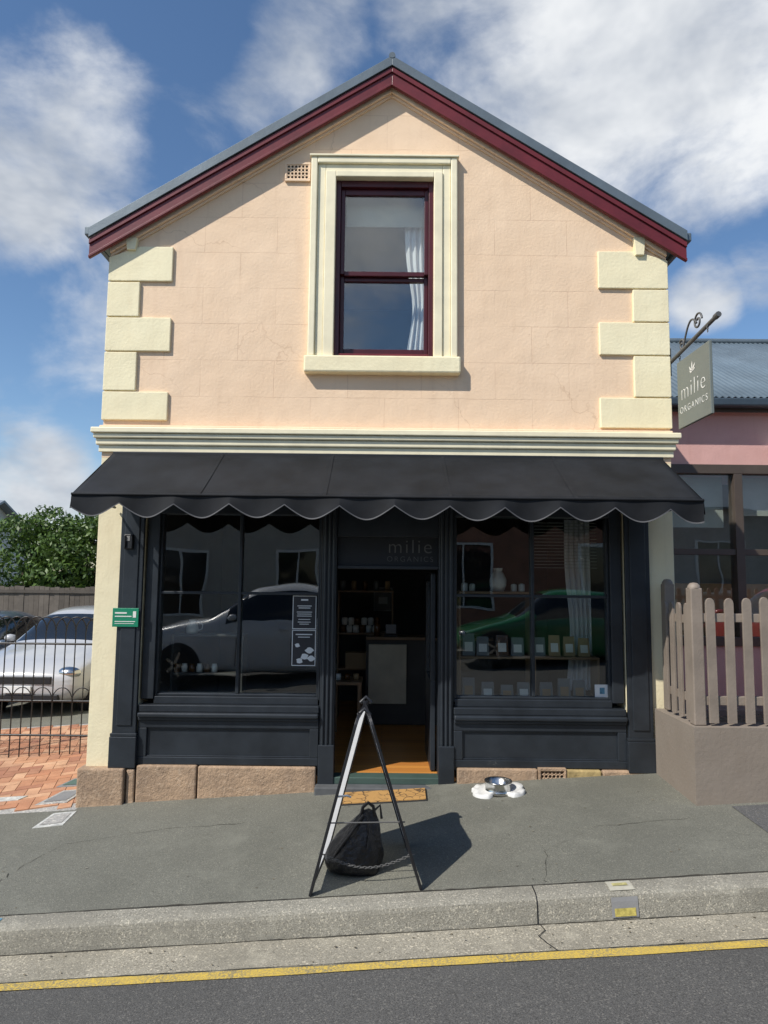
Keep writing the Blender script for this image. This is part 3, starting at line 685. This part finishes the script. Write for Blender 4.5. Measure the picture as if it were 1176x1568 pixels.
# ---------------- A-frame sign
AF=empty("a_frame_sign")
def rrect(w,hh,r,x0=0,z0=0,n=6):
    P=[(x0,z0),(x0+w,z0)]
    for i in range(n+1):
        a=i/n*math.pi/2;P.append((x0+w-r+r*math.cos(a),z0+hh-r+r*math.sin(a)))
    for i in range(n+1):
        a=math.pi/2+i/n*math.pi/2;P.append((x0+r+r*math.cos(a),z0+hh-r+r*math.sin(a)))
    return P
def board(name,xb,xt,y0,y1,zb,zt,dx):
    L=math.hypot(xt-xb,zt-zb);w=y1-y0
    ux=Vector(((xt-xb)/L,0,(zt-zb)/L));uy=Vector((dx,w,0)).normalized();un=uy.cross(ux).normalized()
    O=Vector((xb,y0,zb))
    out=rrect(w,L-.06,.07,0,.06);inn=rrect(w-.05,L-.06-.06,.05,.025,.09);t=.008
    n=len(out);V=[]
    for s in (-t,t):
        for P in (out,inn):
            for a,b in P: V.append(O+uy*a+ux*b+un*s)
    F=[]
    for i in range(n):
        j=(i+1)%n
        F+=[(i,j,n+j,n+i),(2*n+i,3*n+i,3*n+j,2*n+j),(i,2*n+i,2*n+j,j),(n+i,n+j,3*n+j,3*n+i)]
    mesh(name+"_frame",V,F,M['black2'],AF,bev=.002)
    for a in (0,w-.05):
        V=[]
        for s in (-t,t):
            for p,q in ((a+.004,.0),(a+.046,.0),(a+.05,.0605),(a,.0605)): V.append(O+uy*p+ux*q+un*s)
        mesh(name+"_foot",V,[(0,1,2,3),(7,6,5,4)]+[(i,(i+1)%4,4+(i+1)%4,4+i) for i in range(4)],M['black2'],AF,bev=.003)
    V=[O+uy*a+ux*b for a,b in inn]
    mesh(name+"_panel",V,[tuple(range(n))],M['corflute'],AF)
    return O,ux,uy,un
y0,y1=-1.71,-1.11
b1=board("left_board",-.383,-.132,y0,y1,gz(-.378,-1.6),.885,.050)
b2=board("right_board",.225,-.068,y0,y1,gz(.222,-1.6),.885,-.060)
for y in (y0+.09,y1-.12): tube("hinge",[(-.135,y,.87),(-.10,y,.905),(-.066,y,.87)],.012,M['black2'],AF)
O,ux,uy,un=b2
for (za,zb,ya,yb) in ((.72,.78,.18,.44),(.50,.53,.22,.46)):
    for s in (-.002,.002):
        V=[O+uy*a+ux*b+un*s for a,b in ((ya,za),(yb,za),(yb,zb),(ya,zb))];mesh("lettering",V,[(0,1,2,3)],M['posterblack'],AF)
tube("spreader",[(-.255,y0+.02,.44),(-.19,y0+.02,.447),(-.165,y0+.02,.44)],.006,M['metal'],AF)
tube("spreader_rod",[(-.30,y0+.05,.29),(.135,y0+.05,.30)],.004,ir,AF)
nl=34
for i in range(nl):
    t=i/(nl-1);x=-.335+t*.515;y=y0+.10;z=.110-.075*math.sin(math.pi*t)
    pts=[]
    for k in range(10):
        a=k*math.pi/5;u=.0115*math.cos(a);w=.006*math.sin(a)
        pts.append((x+u,y+(w if i%2 else 0),z+(0 if i%2 else w)))
    tube("chain_link",pts,.0020,ir,AF,True)
# ---------------- black bag (weight)
BG=empty("black_bag")
def bag():
    prof=[(0,.01,.115,.075),(.015,.0,.150,.10),(.05,-.01,.168,.112),(.10,-.005,.168,.108),(.15,.005,.152,.098),(.20,.022,.128,.082),(.25,.042,.100,.062),(.29,.058,.074,.044),(.325,.070,.050,.028),(.35,.078,.030,.016)]
    n=72;V=[];F=[]
    for k,(z,dx,rx,ry) in enumerate(prof):
        for i in range(n):
            a=2*math.pi*i/n
            fold=.07*abs(math.sin(a*2.5+z*9))**.6-.03+.045*math.sin(a*7+z*22)+.03*math.sin(a*13-z*31)
            c=1+fold*(.5+1.2*z/.35)
            ca,sa=math.cos(a),math.sin(a)
            sx=math.copysign(abs(ca)**.85,ca);sy=math.copysign(abs(sa)**.85,sa)
            V.append((-.15+dx+rx*c*sx,-1.42+ry*c*sy,-.064+z+.012*math.sin(a*3+k*1.1)*(z>0)))
    for k in range(len(prof)-1):
        for i in range(n): F.append((k*n+i,k*n+(i+1)%n,(k+1)*n+(i+1)%n,(k+1)*n+i))
    F.append(tuple(range(n-1,-1,-1)));F.append(tuple(range((len(prof)-1)*n,len(prof)*n)))
    m=mat("bag_nylon",(.013,.013,.015),.42,.2,12,40,.012,bstr=.9)
    o=mesh("sack",V,F,m,BG,True);s=o.modifiers.new("s","SUBSURF");s.levels=1;s.render_levels=1
    tube("handle",[(-.12,-1.44,.25),(-.105,-1.45,.31),(-.075,-1.45,.335),(-.045,-1.45,.315),(-.035,-1.44,.26)],.010,m,BG)
    tube("strap",[(-.30,-1.48,-.01),(-.25,-1.51,.08),(-.17,-1.50,.18),(-.10,-1.46,.27)],.008,m,BG)
    tube("strap_end",[(-.055,-1.43,.27),(-.005,-1.43,.315),(.005,-1.43,.24)],.008,m,BG)
    tube("toggle_cord",[(-.08,-1.46,.28),(-.06,-1.50,.20),(-.075,-1.525,.10)],.005,m,BG)
bag()
# ---------------- right picket fence + low wall
PF=empty("picket_fence")
LW=empty("low_wall")
tr=M['tauperender']
box("return_wall",2.165,2.345,-.75,-.062,-.2,.64,tr,LW,0)
box("front_wall",2.3455,6.5,-.75,-.57,-.2,.64,tr,LW,0)
tp=M['taupe']
def post(x,y,z0,z1,w=.085):
    box("post",x-w/2,x+w/2,y-w/2,y+w/2,z0,z1-.035,tp,PF,.008)
    lathe("post_cap",[(0,.04),(w*.3,.036),(w*.5,.015),(w*.52,0)],(x,y,z1-.036),tp,PF,20)
post(2.275,-.105,.641,1.66,.08)
post(2.235,-.66,.641,1.635,.085)
def picket(x,y,z0,z1,alongx=True,w=.064,t=.018):
    a=w/2;dx=random.uniform(-.004,.004)
    P=[(-a,0),(a,0),(a+dx,z1-z0-.04)]+[(dx+a*math.cos(q),z1-z0-.04+.04*math.sin(q)) for q in (.6,1.1,1.5708,2.04,2.54)]+[(-a+dx,z1-z0-.04)]
    n=len(P)
    V=[((x+p[0],y-t/2,z0+p[1]) if alongx else (x-t/2,y+p[0],z0+p[1])) for p in P]+[((x+p[0],y+t/2,z0+p[1]) if alongx else (x+t/2,y+p[0],z0+p[1])) for p in P]
    mesh("picket",V,[tuple(range(n)),tuple(range(2*n-1,n-1,-1))]+[(i,(i+1)%n,(i+1)%n+n,i+n) for i in range(n)],tp,PF,bev=.002)
x=2.33
while x<6.4:
    picket(x,-.70,.66,1.53+.012*random.random());x+=.128
y=-.57
while y<-.12:
    picket(2.215,y,.66,1.49,False);y+=.125
boxes("rails",[(2.27,6.4,-.69,-.65,.78,.84),(2.27,6.4,-.69,-.65,1.36,1.42),(2.225,2.26,-.62,-.115,.78,.84),(2.225,2.26,-.62,-.115,1.34,1.40)],tp,PF,.003)
# ---------------- neighbour building (right)
NB=empty("neighbour_house")
pk=M['pinkwall'];y=2.5
boxes("front_wall",[(2.6,9,y,y+.2,3.04,3.80),(2.6,3.30,y,y+.2,-.2,3.0395),(3.3005,9,y,y+.2,-.2,.9),(5.6,9,y,y+.2,.9005,3.0395)],pk,NB,0)
box("side_wall",2.6,2.8,y+.2,8,-.2,3.8,pk,NB,0);box("far_wall",8.8,9,y+.2,8,-.2,3.8,pk,NB,0);box("rear",2.8,8.8,7.8,8,-.2,3.8,pk,NB,0)
box("room_back",3.0,5.8,4.6,4.65,0,3.1,M['grey'],NB,0)
bf=M['brownframe']
boxes("window_frame",[(3.30,3.42,y-.04,y+.12,.90,3.04),(3.4205,5.6,y-.04,y+.12,2.93,3.04),(3.4205,5.6,y-.04,y+.12,.90,1.0),(4.17,4.27,y-.038,y+.12,1.0005,2.9295),(4.98,5.08,y-.038,y+.12,1.0005,2.9295)],bf,NB,.004)
boxes("window_rail",[(3.4205,4.1695,y-.02,y+.10,1.96,2.03),(4.2705,4.9795,y-.02,y+.10,1.96,2.03)],bf,NB,.003)
boxes("window_pane",[(3.4205,4.1695,y+.03,y+.035,1.0005,1.9595),(3.4205,4.1695,y+.03,y+.035,2.0305,2.9295),(4.2705,4.9795,y+.03,y+.035,1.0005,1.9595),(4.2705,4.9795,y+.03,y+.035,2.0305,2.9295),(5.0805,5.6,y+.03,y+.035,1.0005,2.9295)],M['glassup'],NB,0)
boxes("window_blind",[(3.44,4.15,y+.21,y+.215,2.3,2.92),(4.29,4.96,y+.21,y+.215,2.45,2.92)],M['blind'],NB,0)
box("window_seat_board",3.45,5.5,y+.35,y+.37,.9,1.62,mat("tan_board",(.42,.24,.10),.6),NB,.004)
box("gutter",2.42,9.2,y-.26,y-.12,3.70,3.80,mat("gutter_blue",(.045,.065,.085),.4),NB,.02)
box("fascia",2.45,9.1,y-.115,y-.09,3.66,3.79,bf,NB,.003)
box("eave_soffit",2.45,9.1,y-.09,y,3.70,3.72,pk,NB,0)
def corr(name,x0,x1,ya,za,yb,zb,m,par,pitch=.076,amp=.009):
    n=int((x1-x0)/pitch*8);V=[];F=[]
    for i in range(n+1):
        x=x0+(x1-x0)*i/n;d=amp*math.sin(2*math.pi*(x-x0)/pitch)
        V+=[(x,ya,za+d),(x,yb,zb+d)]
    for i in range(n):F.append((2*i,2*i+2,2*i+3,2*i+1))
    o=mesh(name,V,F,m,par,True);o.modifiers.new("s","SOLIDIFY").thickness=.004;return o
rfm=mat("blue_grey_roof",(.15,.20,.24),.5,.12,2,0,metal=.1)
corr("roof_front",2.45,9.2,y-.2,3.82,5.0,5.45,rfm,NB)
corr("roof_rear",2.45,9.2,8.2,3.7,5.0,5.45,rfm,NB)
tube("ridge",[(2.45,5.0,5.465),(9.2,5.0,5.465)],.05,M['roof'],NB)
box("front_step",2.9,5.2,1.9,2.5,-.1,.28,M['tauperender'],NB,.01)
polyxz("eave_bracket",[(4.62,3.26),(4.75,3.20),(4.75,3.30)],2.2,2.49,M['white'],NB,.004)
# ---------------- left iron fence
IF=empty("iron_fence")
def ifence():
    yy=1.7;x0,x1=-6.6,-2.42
    n=int((x1-x0)/.105)
    for zr in (.92,.33,-.02):
        tube("rail",[(x0,yy,zr),(x1,yy,zr)],.011,M['iron'],IF)
    for i in range(n+1):
        x=x0+i*.105
        tube("bar",[(x,yy,h(x)),(x,yy,1.06)],.0065,M['iron'],IF)
    for i in range(0,n-1):
        x=x0+i*.105
        tube("hoop",[(x+.105-.105*math.cos(a),yy-.008*(-1)**i,1.06+.14*math.sin(a)) for a in [k*math.pi/12 for k in range(13)]],.0075,M['iron'],IF)
        if i%2==0:
            tube("hoop_low",[(x+.105-.105*math.cos(a),yy-.010,.33+.14*math.sin(a)) for a in [k*math.pi/10 for k in range(11)]],.0055,M['iron'],IF)
    for x in (x1,x0,-4.4): box("fence_post",x-.02,x+.02,yy-.02,yy+.02,h(x)-.1,1.24,M['iron'],IF,.004)
ifence()
# ---------------- paling fence, bush, distant house
PL=empty("paling_fence")
L=[];x=-16
while x<-2.0:
    L.append((x,x+.095,8.0+random.uniform(-.006,.006),8.02,h(x)-.2,1.40+random.uniform(-.02,.02)));x+=.10
boxes("palings",L,M['paling'],PL,0);boxes("rails",[(-16,-2,8.03,8.07,.0,.09),(-16,-2,8.03,8.07,1.1,1.19),(-16,-2,7.97,7.99,1.28,1.34)],M['paling'],PL,0)
def bush(name,blobs,n,size,trunk,seed=1):
    e=empty(name);r=random.Random(seed);V=[];F=[]
    tot=sum(b[3]*b[4]*b[5] for b in blobs)
    for (cx,cy,cz,rx,ry,rz_) in blobs:
        for _ in range(int(n*rx*ry*rz_/tot)):
            p=Vector((r.gauss(0,1),r.gauss(0,1),r.gauss(0,1)))
            if p.length<.1: continue
            p.normalize();q=r.uniform(.5,1.15)**.6*(1+.18*math.sin(p.x*7+cx)*math.sin(p.z*9+cy))
            c=Vector((cx+p.x*rx*q,cy+p.y*ry*q,cz+p.z*rz_*q))
            a=(p+Vector((r.gauss(0,.7),r.gauss(0,.7),r.gauss(0,.7)))).normalized()
            t=a.orthogonal().normalized();t.rotate(Matrix.Rotation(r.uniform(0,6.28),3,a));b=a.cross(t)
            s=size*r.uniform(.6,1.3);k=len(V)
            V+=[c-t*s,c+b*s*.42+t*.1*s,c+t*s,c-b*s*.42+t*.1*s];F.append((k,k+1,k+2,k+3))
    mesh("foliage",V,F,M['leaf'],e)
    bark=mat("bark",(.09,.065,.045),.9,.2,15)
    for P,rr in trunk: 
        for i in range(len(P)-1): tube("limb",[P[i],P[i+1]],rr*(1-.3*i),bark,e)
r=random.Random(5)
bl=[]
for i in range(34):
    x=r.uniform(-8.2,-5.0);bl.append((x,9.6+r.uniform(-.7,.7),r.uniform(.9,3.3)-.28*abs(x+6.2),r.uniform(.35,.7),r.uniform(.4,.7),r.uniform(.28,.5)))
bush("hedge_bush",bl,27000,.062,[([(-6.8,9.6,-.4),(-6.7,9.6,.8),(-6.3,9.5,1.8)],.09),([(-7.6,9.7,-.4),(-7.8,9.6,.9),(-8.0,9.6,1.8)],.08)],3)
def house(name,x0,x1,y0,y1,z0,zw,zr,wm,rm,front=-1,wins=()):
    e=empty(name);box("walls",x0,x1,y0,y1,z0,zw,wm,e,0)
    ym=(y0+y1)/2;o=.35
    V=[(x0-o,y0-o,zw-.05),(x1+o,y0-o,zw-.05),(x1+o,ym,zr),(x0-o,ym,zr),(x0-o,y1+o,zw-.05),(x1+o,y1+o,zw-.05)]
    rr=mesh("roof",V,[(0,1,2,3),(3,2,5,4)],rm,e);rr.modifiers.new("s","SOLIDIFY").thickness=.08
    mesh("gables",[(x0,y0,zw),(x0,y1,zw),(x0,ym,zr-.1),(x1,y0,zw),(x1,y1,zw),(x1,ym,zr-.1)],[(0,1,2),(3,4,5)],wm,e)
    yf=y0 if front<0 else y1;s=front
    for (a,b,c,d) in wins:
        box("window_glass",a,b,min(yf+s*.012,yf+s*.002),max(yf+s*.012,yf+s*.002),c,d,M['carglass'],e,0)
        ya,yb=min(yf,yf+s*.05),max(yf,yf+s*.05)
        boxes("window_frame",[(a-.07,a,ya,yb,c-.07,d+.07),(b,b+.07,ya,yb,c-.07,d+.07),(a,b,ya,yb,d,d+.07),(a,b,ya,yb,c-.07,c),((a+b)/2-.025,(a+b)/2+.025,min(yf,yf+s*.04),max(yf,yf+s*.04),c,d)],M['white'],e,0)
    return e
wht=mat("weatherboard",(.55,.55,.52),.6,.08);rf=mat("steel_roof",(.24,.28,.31),.5,.1)
house("distant_house",-20,-14.1,15,23,-1,2.4,4.3,wht,rf,-1,[(-16,-15,.3,1.6)])
house("distant_house",-40,-28,30,40,-2,3,5.5,wht,mat("tile_roof",(.25,.09,.06),.7),-1,[])
opr=mat("opp_render",(.48,.45,.40),.7,.08)
house("opposite_house",-9.5,.3,-20,-13,-1,3.6,5.2,opr,rf,1,[(-8.5,-7.2,.6,2.3),(-6.2,-4.9,.6,2.3),(-2.9,-1.8,.6,2.3)])
house("opposite_house",.95,9,-21,-13.5,0,3.9,5.6,mat("opp_brick",(.36,.17,.11),.8,.15),mat("dark_roof",(.09,.09,.10),.6),1,[(1.6,3.0,.9,2.6),(5.6,7.0,.9,2.6)])
house("opposite_house",9.8,24,-21,-13.2,.4,4.2,6.2,opr,rf,1,[(11,12.5,1.3,3.0),(14.5,16,1.3,3.0),(19,20.5,1.3,3.0)])
# ---------------- cars
def car(name,loc,rz_,col,Ln=4.3,W=1.74,Hh=1.46):
    e=empty(name);W2=W/2
    paint=mat(name+"_paint",col,.28,.03,2,0,coat=1)
    q=Hh/1.46
    st=[(0,.36,.52,.60,.80,.7),(.02,.24,.62,.70,.90,.82),(.10,.18,.74,.82,.97,.86),(.20,.18,.82,.90,1,.86),(.285,.18,.87,.97,1,.84),(.345,.18,.90,1.16,1,.78),(.42,.18,.91,1.37,1,.71),(.50,.18,.92,1.44,1,.69),(.62,.18,.93,1.46,1,.69),(.75,.18,.94,1.42,1,.68),(.84,.18,.95,1.30,.99,.67),(.93,.2,.95,1.05,.96,.74),(.985,.26,.85,.93,.92,.74),(1,.38,.7,.80,.84,.7)]
    V=[];F=[];mi=[]
    for (t,b,s,tp_,wf,wtf) in st:
        s*=q;tp_*=q
        x=(t-.5)*Ln;w=W2*wf;wt_=W2*wtf
        half=[(0,b),(w*.9,b),(w*.99,b+.13),(w,(b+s)/2+.05),(w*.965,s),(wt_,tp_-.035),(wt_*.62,tp_),(0,tp_+.012)]
        ring=[(y_,z_) for y_,z_ in half]+[(-y_,z_) for y_,z_ in half[-2:0:-1]]
        V+=[(x,y_,z_) for y_,z_ in ring]
    n=14
    for i in range(len(st)-1):
        for j in range(n):
            F.append((i*n+j,i*n+(j+1)%n,(i+1)*n+(j+1)%n,(i+1)*n+j))
            g=0
            if 4<=i<=5 and j in (5,6,7,8): g=1
            if 5<=i<=9 and j in (4,9): g=1
            if 10<=i<=10 and j in (5,6,7,8): g=1
            mi.append(g)
    F.append(tuple(range(n-1,-1,-1)));mi.append(0);F.append(tuple(range((len(st)-1)*n,len(st)*n)));mi.append(0)
    o=mesh("body",V,F,None,e,True,[paint,M['carglass']],mi)
    s=o.modifiers.new("s","SUBSURF");s.levels=2;s.render_levels=2
    for tx in (.175,.80):
        x=(tx-.5)*Ln
        for sy in (-1,1):
            V=[]
            for (r,yy) in ((.38,W2-.22),(.385,W2+.004)):
                V+=[(x+r*math.cos(a*math.pi/14),sy*yy,.33+r*math.sin(a*math.pi/14)) for a in range(28)]
            F=[(k,(k+1)%28,28+(k+1)%28,28+k) for k in range(28)]+[tuple(range(28,56))]
            mesh("wheel_arch",V,F,M['black2'],e)
            V=[];F=[]
            pr=[(.20,W2-.2),(.31,W2-.19),(.325,W2-.1),(.31,W2+.012),(.22,W2+.016),(.205,W2+.006)]
            for r,yy in pr: V+=[(x+r*math.cos(a*math.pi/14),sy*yy,.325+r*math.sin(a*math.pi/14)) for a in range(28)]
            for q_ in range(len(pr)-1): F+=[(q_*28+k,q_*28+(k+1)%28,(q_+1)*28+(k+1)%28,(q_+1)*28+k) for k in range(28)]
            mesh("tyre",V,F,M['rubber'],e,True)
            for k in range(5):
                a=k*2*math.pi/5;d=Vector((math.cos(a),0,math.sin(a)));p=Vector((-d.z,0,d.x));c=Vector((x,sy*(W2+.012),.325))
                mesh("spoke",[c+p*.03,c+d*.21+p*.022,c+d*.21-p*.022,c-p*.03],[(0,1,2,3)],M['metal'],e)
    xf=-Ln/2
    box("grille",xf-.01,xf+.06,-.45,.45,.50,.60,M['black2'],e,.01);box("lower_grille",xf+.0,xf+.08,-.55,.55,.27,.36,M['black2'],e,.01)
    box("number_plate",xf-.025,xf+.0,-.19,.19,.385,.475,M['paper'],e,.003)
    for sy in (-1,1):
        o=lathe("headlight",[(0,.05),(.09,.045),(.13,.02),(.15,-.01)],(0,0,0),M['metal'],e,20);o.matrix_basis=Matrix.Translation((xf+.13,sy*.63,.64*q))@Matrix.Rotation(math.radians(-90),4,'Y')@Matrix.Diagonal((.55,1.1,1.6,1))
        box("tail_light",Ln/2-.12,Ln/2-.02,sy*.68-.08,sy*.68+.08,.66,.84,M['red'],e,.02)
        lathe("mirror",[(0,-.06),(.07,-.045),(.09,0),(.07,.045),(0,.06)],(-.62,sy*(W2+.09),.98*q),paint,e,16)
        box("door_handle",.2,.38,sy*(W2-.005)-.012,sy*(W2-.005)+.012,.80*q,.825*q,paint,e,.005)
        for xx in (-.55,.42,1.15): box("door_gap",xx-.004,xx+.004,sy*(W2-.003)-.006,sy*(W2-.003)+.006,.32,.88,M['black2'],e,0)
    e.matrix_world=Matrix.Translation(loc)@Matrix.Rotation(rz_,4,'Z')
    return e
car("parked_car",(-4.95,6.0,-.34),math.radians(90),(.45,.46,.48))
car("parked_car",(-7.1,6.2,-.45),math.radians(90),(.10,.13,.17))
car("parked_car",(-2.1,-7.7,-.30),0,(.8,.8,.79),5.0,1.9,1.80)
car("parked_car",(3.4,-7.9,-.0),0,(.025,.20,.065),4.0,1.7,1.46)
car("parked_car",(6.0,1.0,.2),math.radians(90),(.45,.02,.03),3.9)
# ---------------- camera
cd=bpy.data.cameras.new("camera");cam=bpy.data.objects.new("camera",cd);COL.objects.link(cam);SC.camera=cam
cd.sensor_fit='VERTICAL';cd.sensor_height=36;cd.lens=1045/1568*36;cd.clip_end=2000;cd.clip_start=.05
cam.matrix_world=Matrix.Translation((0,-5.6,1.65))@Matrix.Rotation(math.radians(95.5),4,'X')@Matrix.Rotation(.0105,4,'Z')
# ---------------- light
sd=bpy.data.lights.new("sun",'SUN');sun=bpy.data.objects.new("sun",sd);COL.objects.link(sun)
sd.energy=5.0;sd.angle=math.radians(.5);sd.color=(1,.95,.87)
d=Vector((.67,.56,-.93)).normalized();sun.rotation_euler=d.to_track_quat('-Z','Y').to_euler()
w=bpy.data.worlds.new("World");SC.world=w;w.use_nodes=True;N=w.node_tree.nodes;L=w.node_tree.links;N.clear()
out=N.new("ShaderNodeOutputWorld");bg=N.new("ShaderNodeBackground");bg2=N.new("ShaderNodeBackground");mx=N.new("ShaderNodeMixShader")
sky=N.new("ShaderNodeTexSky");sky.sky_type='NISHITA';sky.sun_disc=False;sky.sun_elevation=math.radians(46.8);sky.sun_rotation=math.radians(230.1);sky.air_density=1.0;sky.dust_density=.4;sky.ozone_density=2.5
hs=N.new("ShaderNodeHueSaturation");hs.inputs["Saturation"].default_value=1.1;L.new(sky.outputs[0],hs.inputs["Color"])
L.new(hs.outputs[0],bg.inputs[0]);bg.inputs[1].default_value=.135
tc=N.new("ShaderNodeTexCoord");dirv=tc.outputs["Generated"]
tot=None
for (c,R,amp) in (((-.413,.747,.520),.17,1.0),((-.44,.77,.46),.13,.9),((-.36,.80,.45),.07,.75),((.235,.749,.619),.24,.98),((.38,.729,.58),.24,1.0),((.09,.72,.69),.16,.6),((.30,.80,.52),.13,.75),((.407,.838,.364),.07,.85),((.46,.80,.38),.07,.7),((-.464,.878,.117),.11,.95),((-.36,.93,.08),.09,.85),((-.12,.797,.594),.10,.5),((-.09,.75,.66),.10,.5),((-.35,.86,.36),.16,.3),((.2,-.8,.5),.7,.4),((-.1,-.9,.42),.3,.6)):
    v=Vector(c).normalized();dp=N.new("ShaderNodeVectorMath");dp.operation='DOT_PRODUCT';L.new(dirv,dp.inputs[0]);dp.inputs[1].default_value=v
    g=mr(N,L,dp.outputs["Value"],math.cos(R),1,0,amp,True)
    tot=g if tot is None else math_(N,L,'MAXIMUM',tot,g)
mp=N.new("ShaderNodeMapping");mp.inputs["Scale"].default_value=(1,1,1.8);mp.inputs["Rotation"].default_value=(0,.3,0);L.new(dirv,mp.inputs[0])
nz=noise(N,L,mp.outputs[0],3.9,9,.58,.25)
den=math_(N,L,'ADD',nz,math_(N,L,'MULTIPLY',tot,.40))
den=mr(N,L,den,.58,.92,0,1,True)
mp2=N.new("ShaderNodeMapping");mp2.inputs["Location"].default_value=(.05,.03,.12);mp2.inputs["Scale"].default_value=(1,1,1.7);L.new(dirv,mp2.inputs[0])
n2=noise(N,L,mp2.outputs[0],3.4,5,.6,.2)
shade=mr(N,L,n2,.36,.62,0,1)
cc=mixc(N,L,shade,(.45,.50,.58),(.92,.94,.96));L.new(cc,bg2.inputs[0]);bg2.inputs[1].default_value=1.0
L.new(den,mx.inputs[0]);L.new(bg.outputs[0],mx.inputs[1]);L.new(bg2.outputs[0],mx.inputs[2]);L.new(mx.outputs[0],out.inputs[0])
SC.view_settings.view_transform='Standard';SC.view_settings.look='None';SC.view_settings.exposure=0
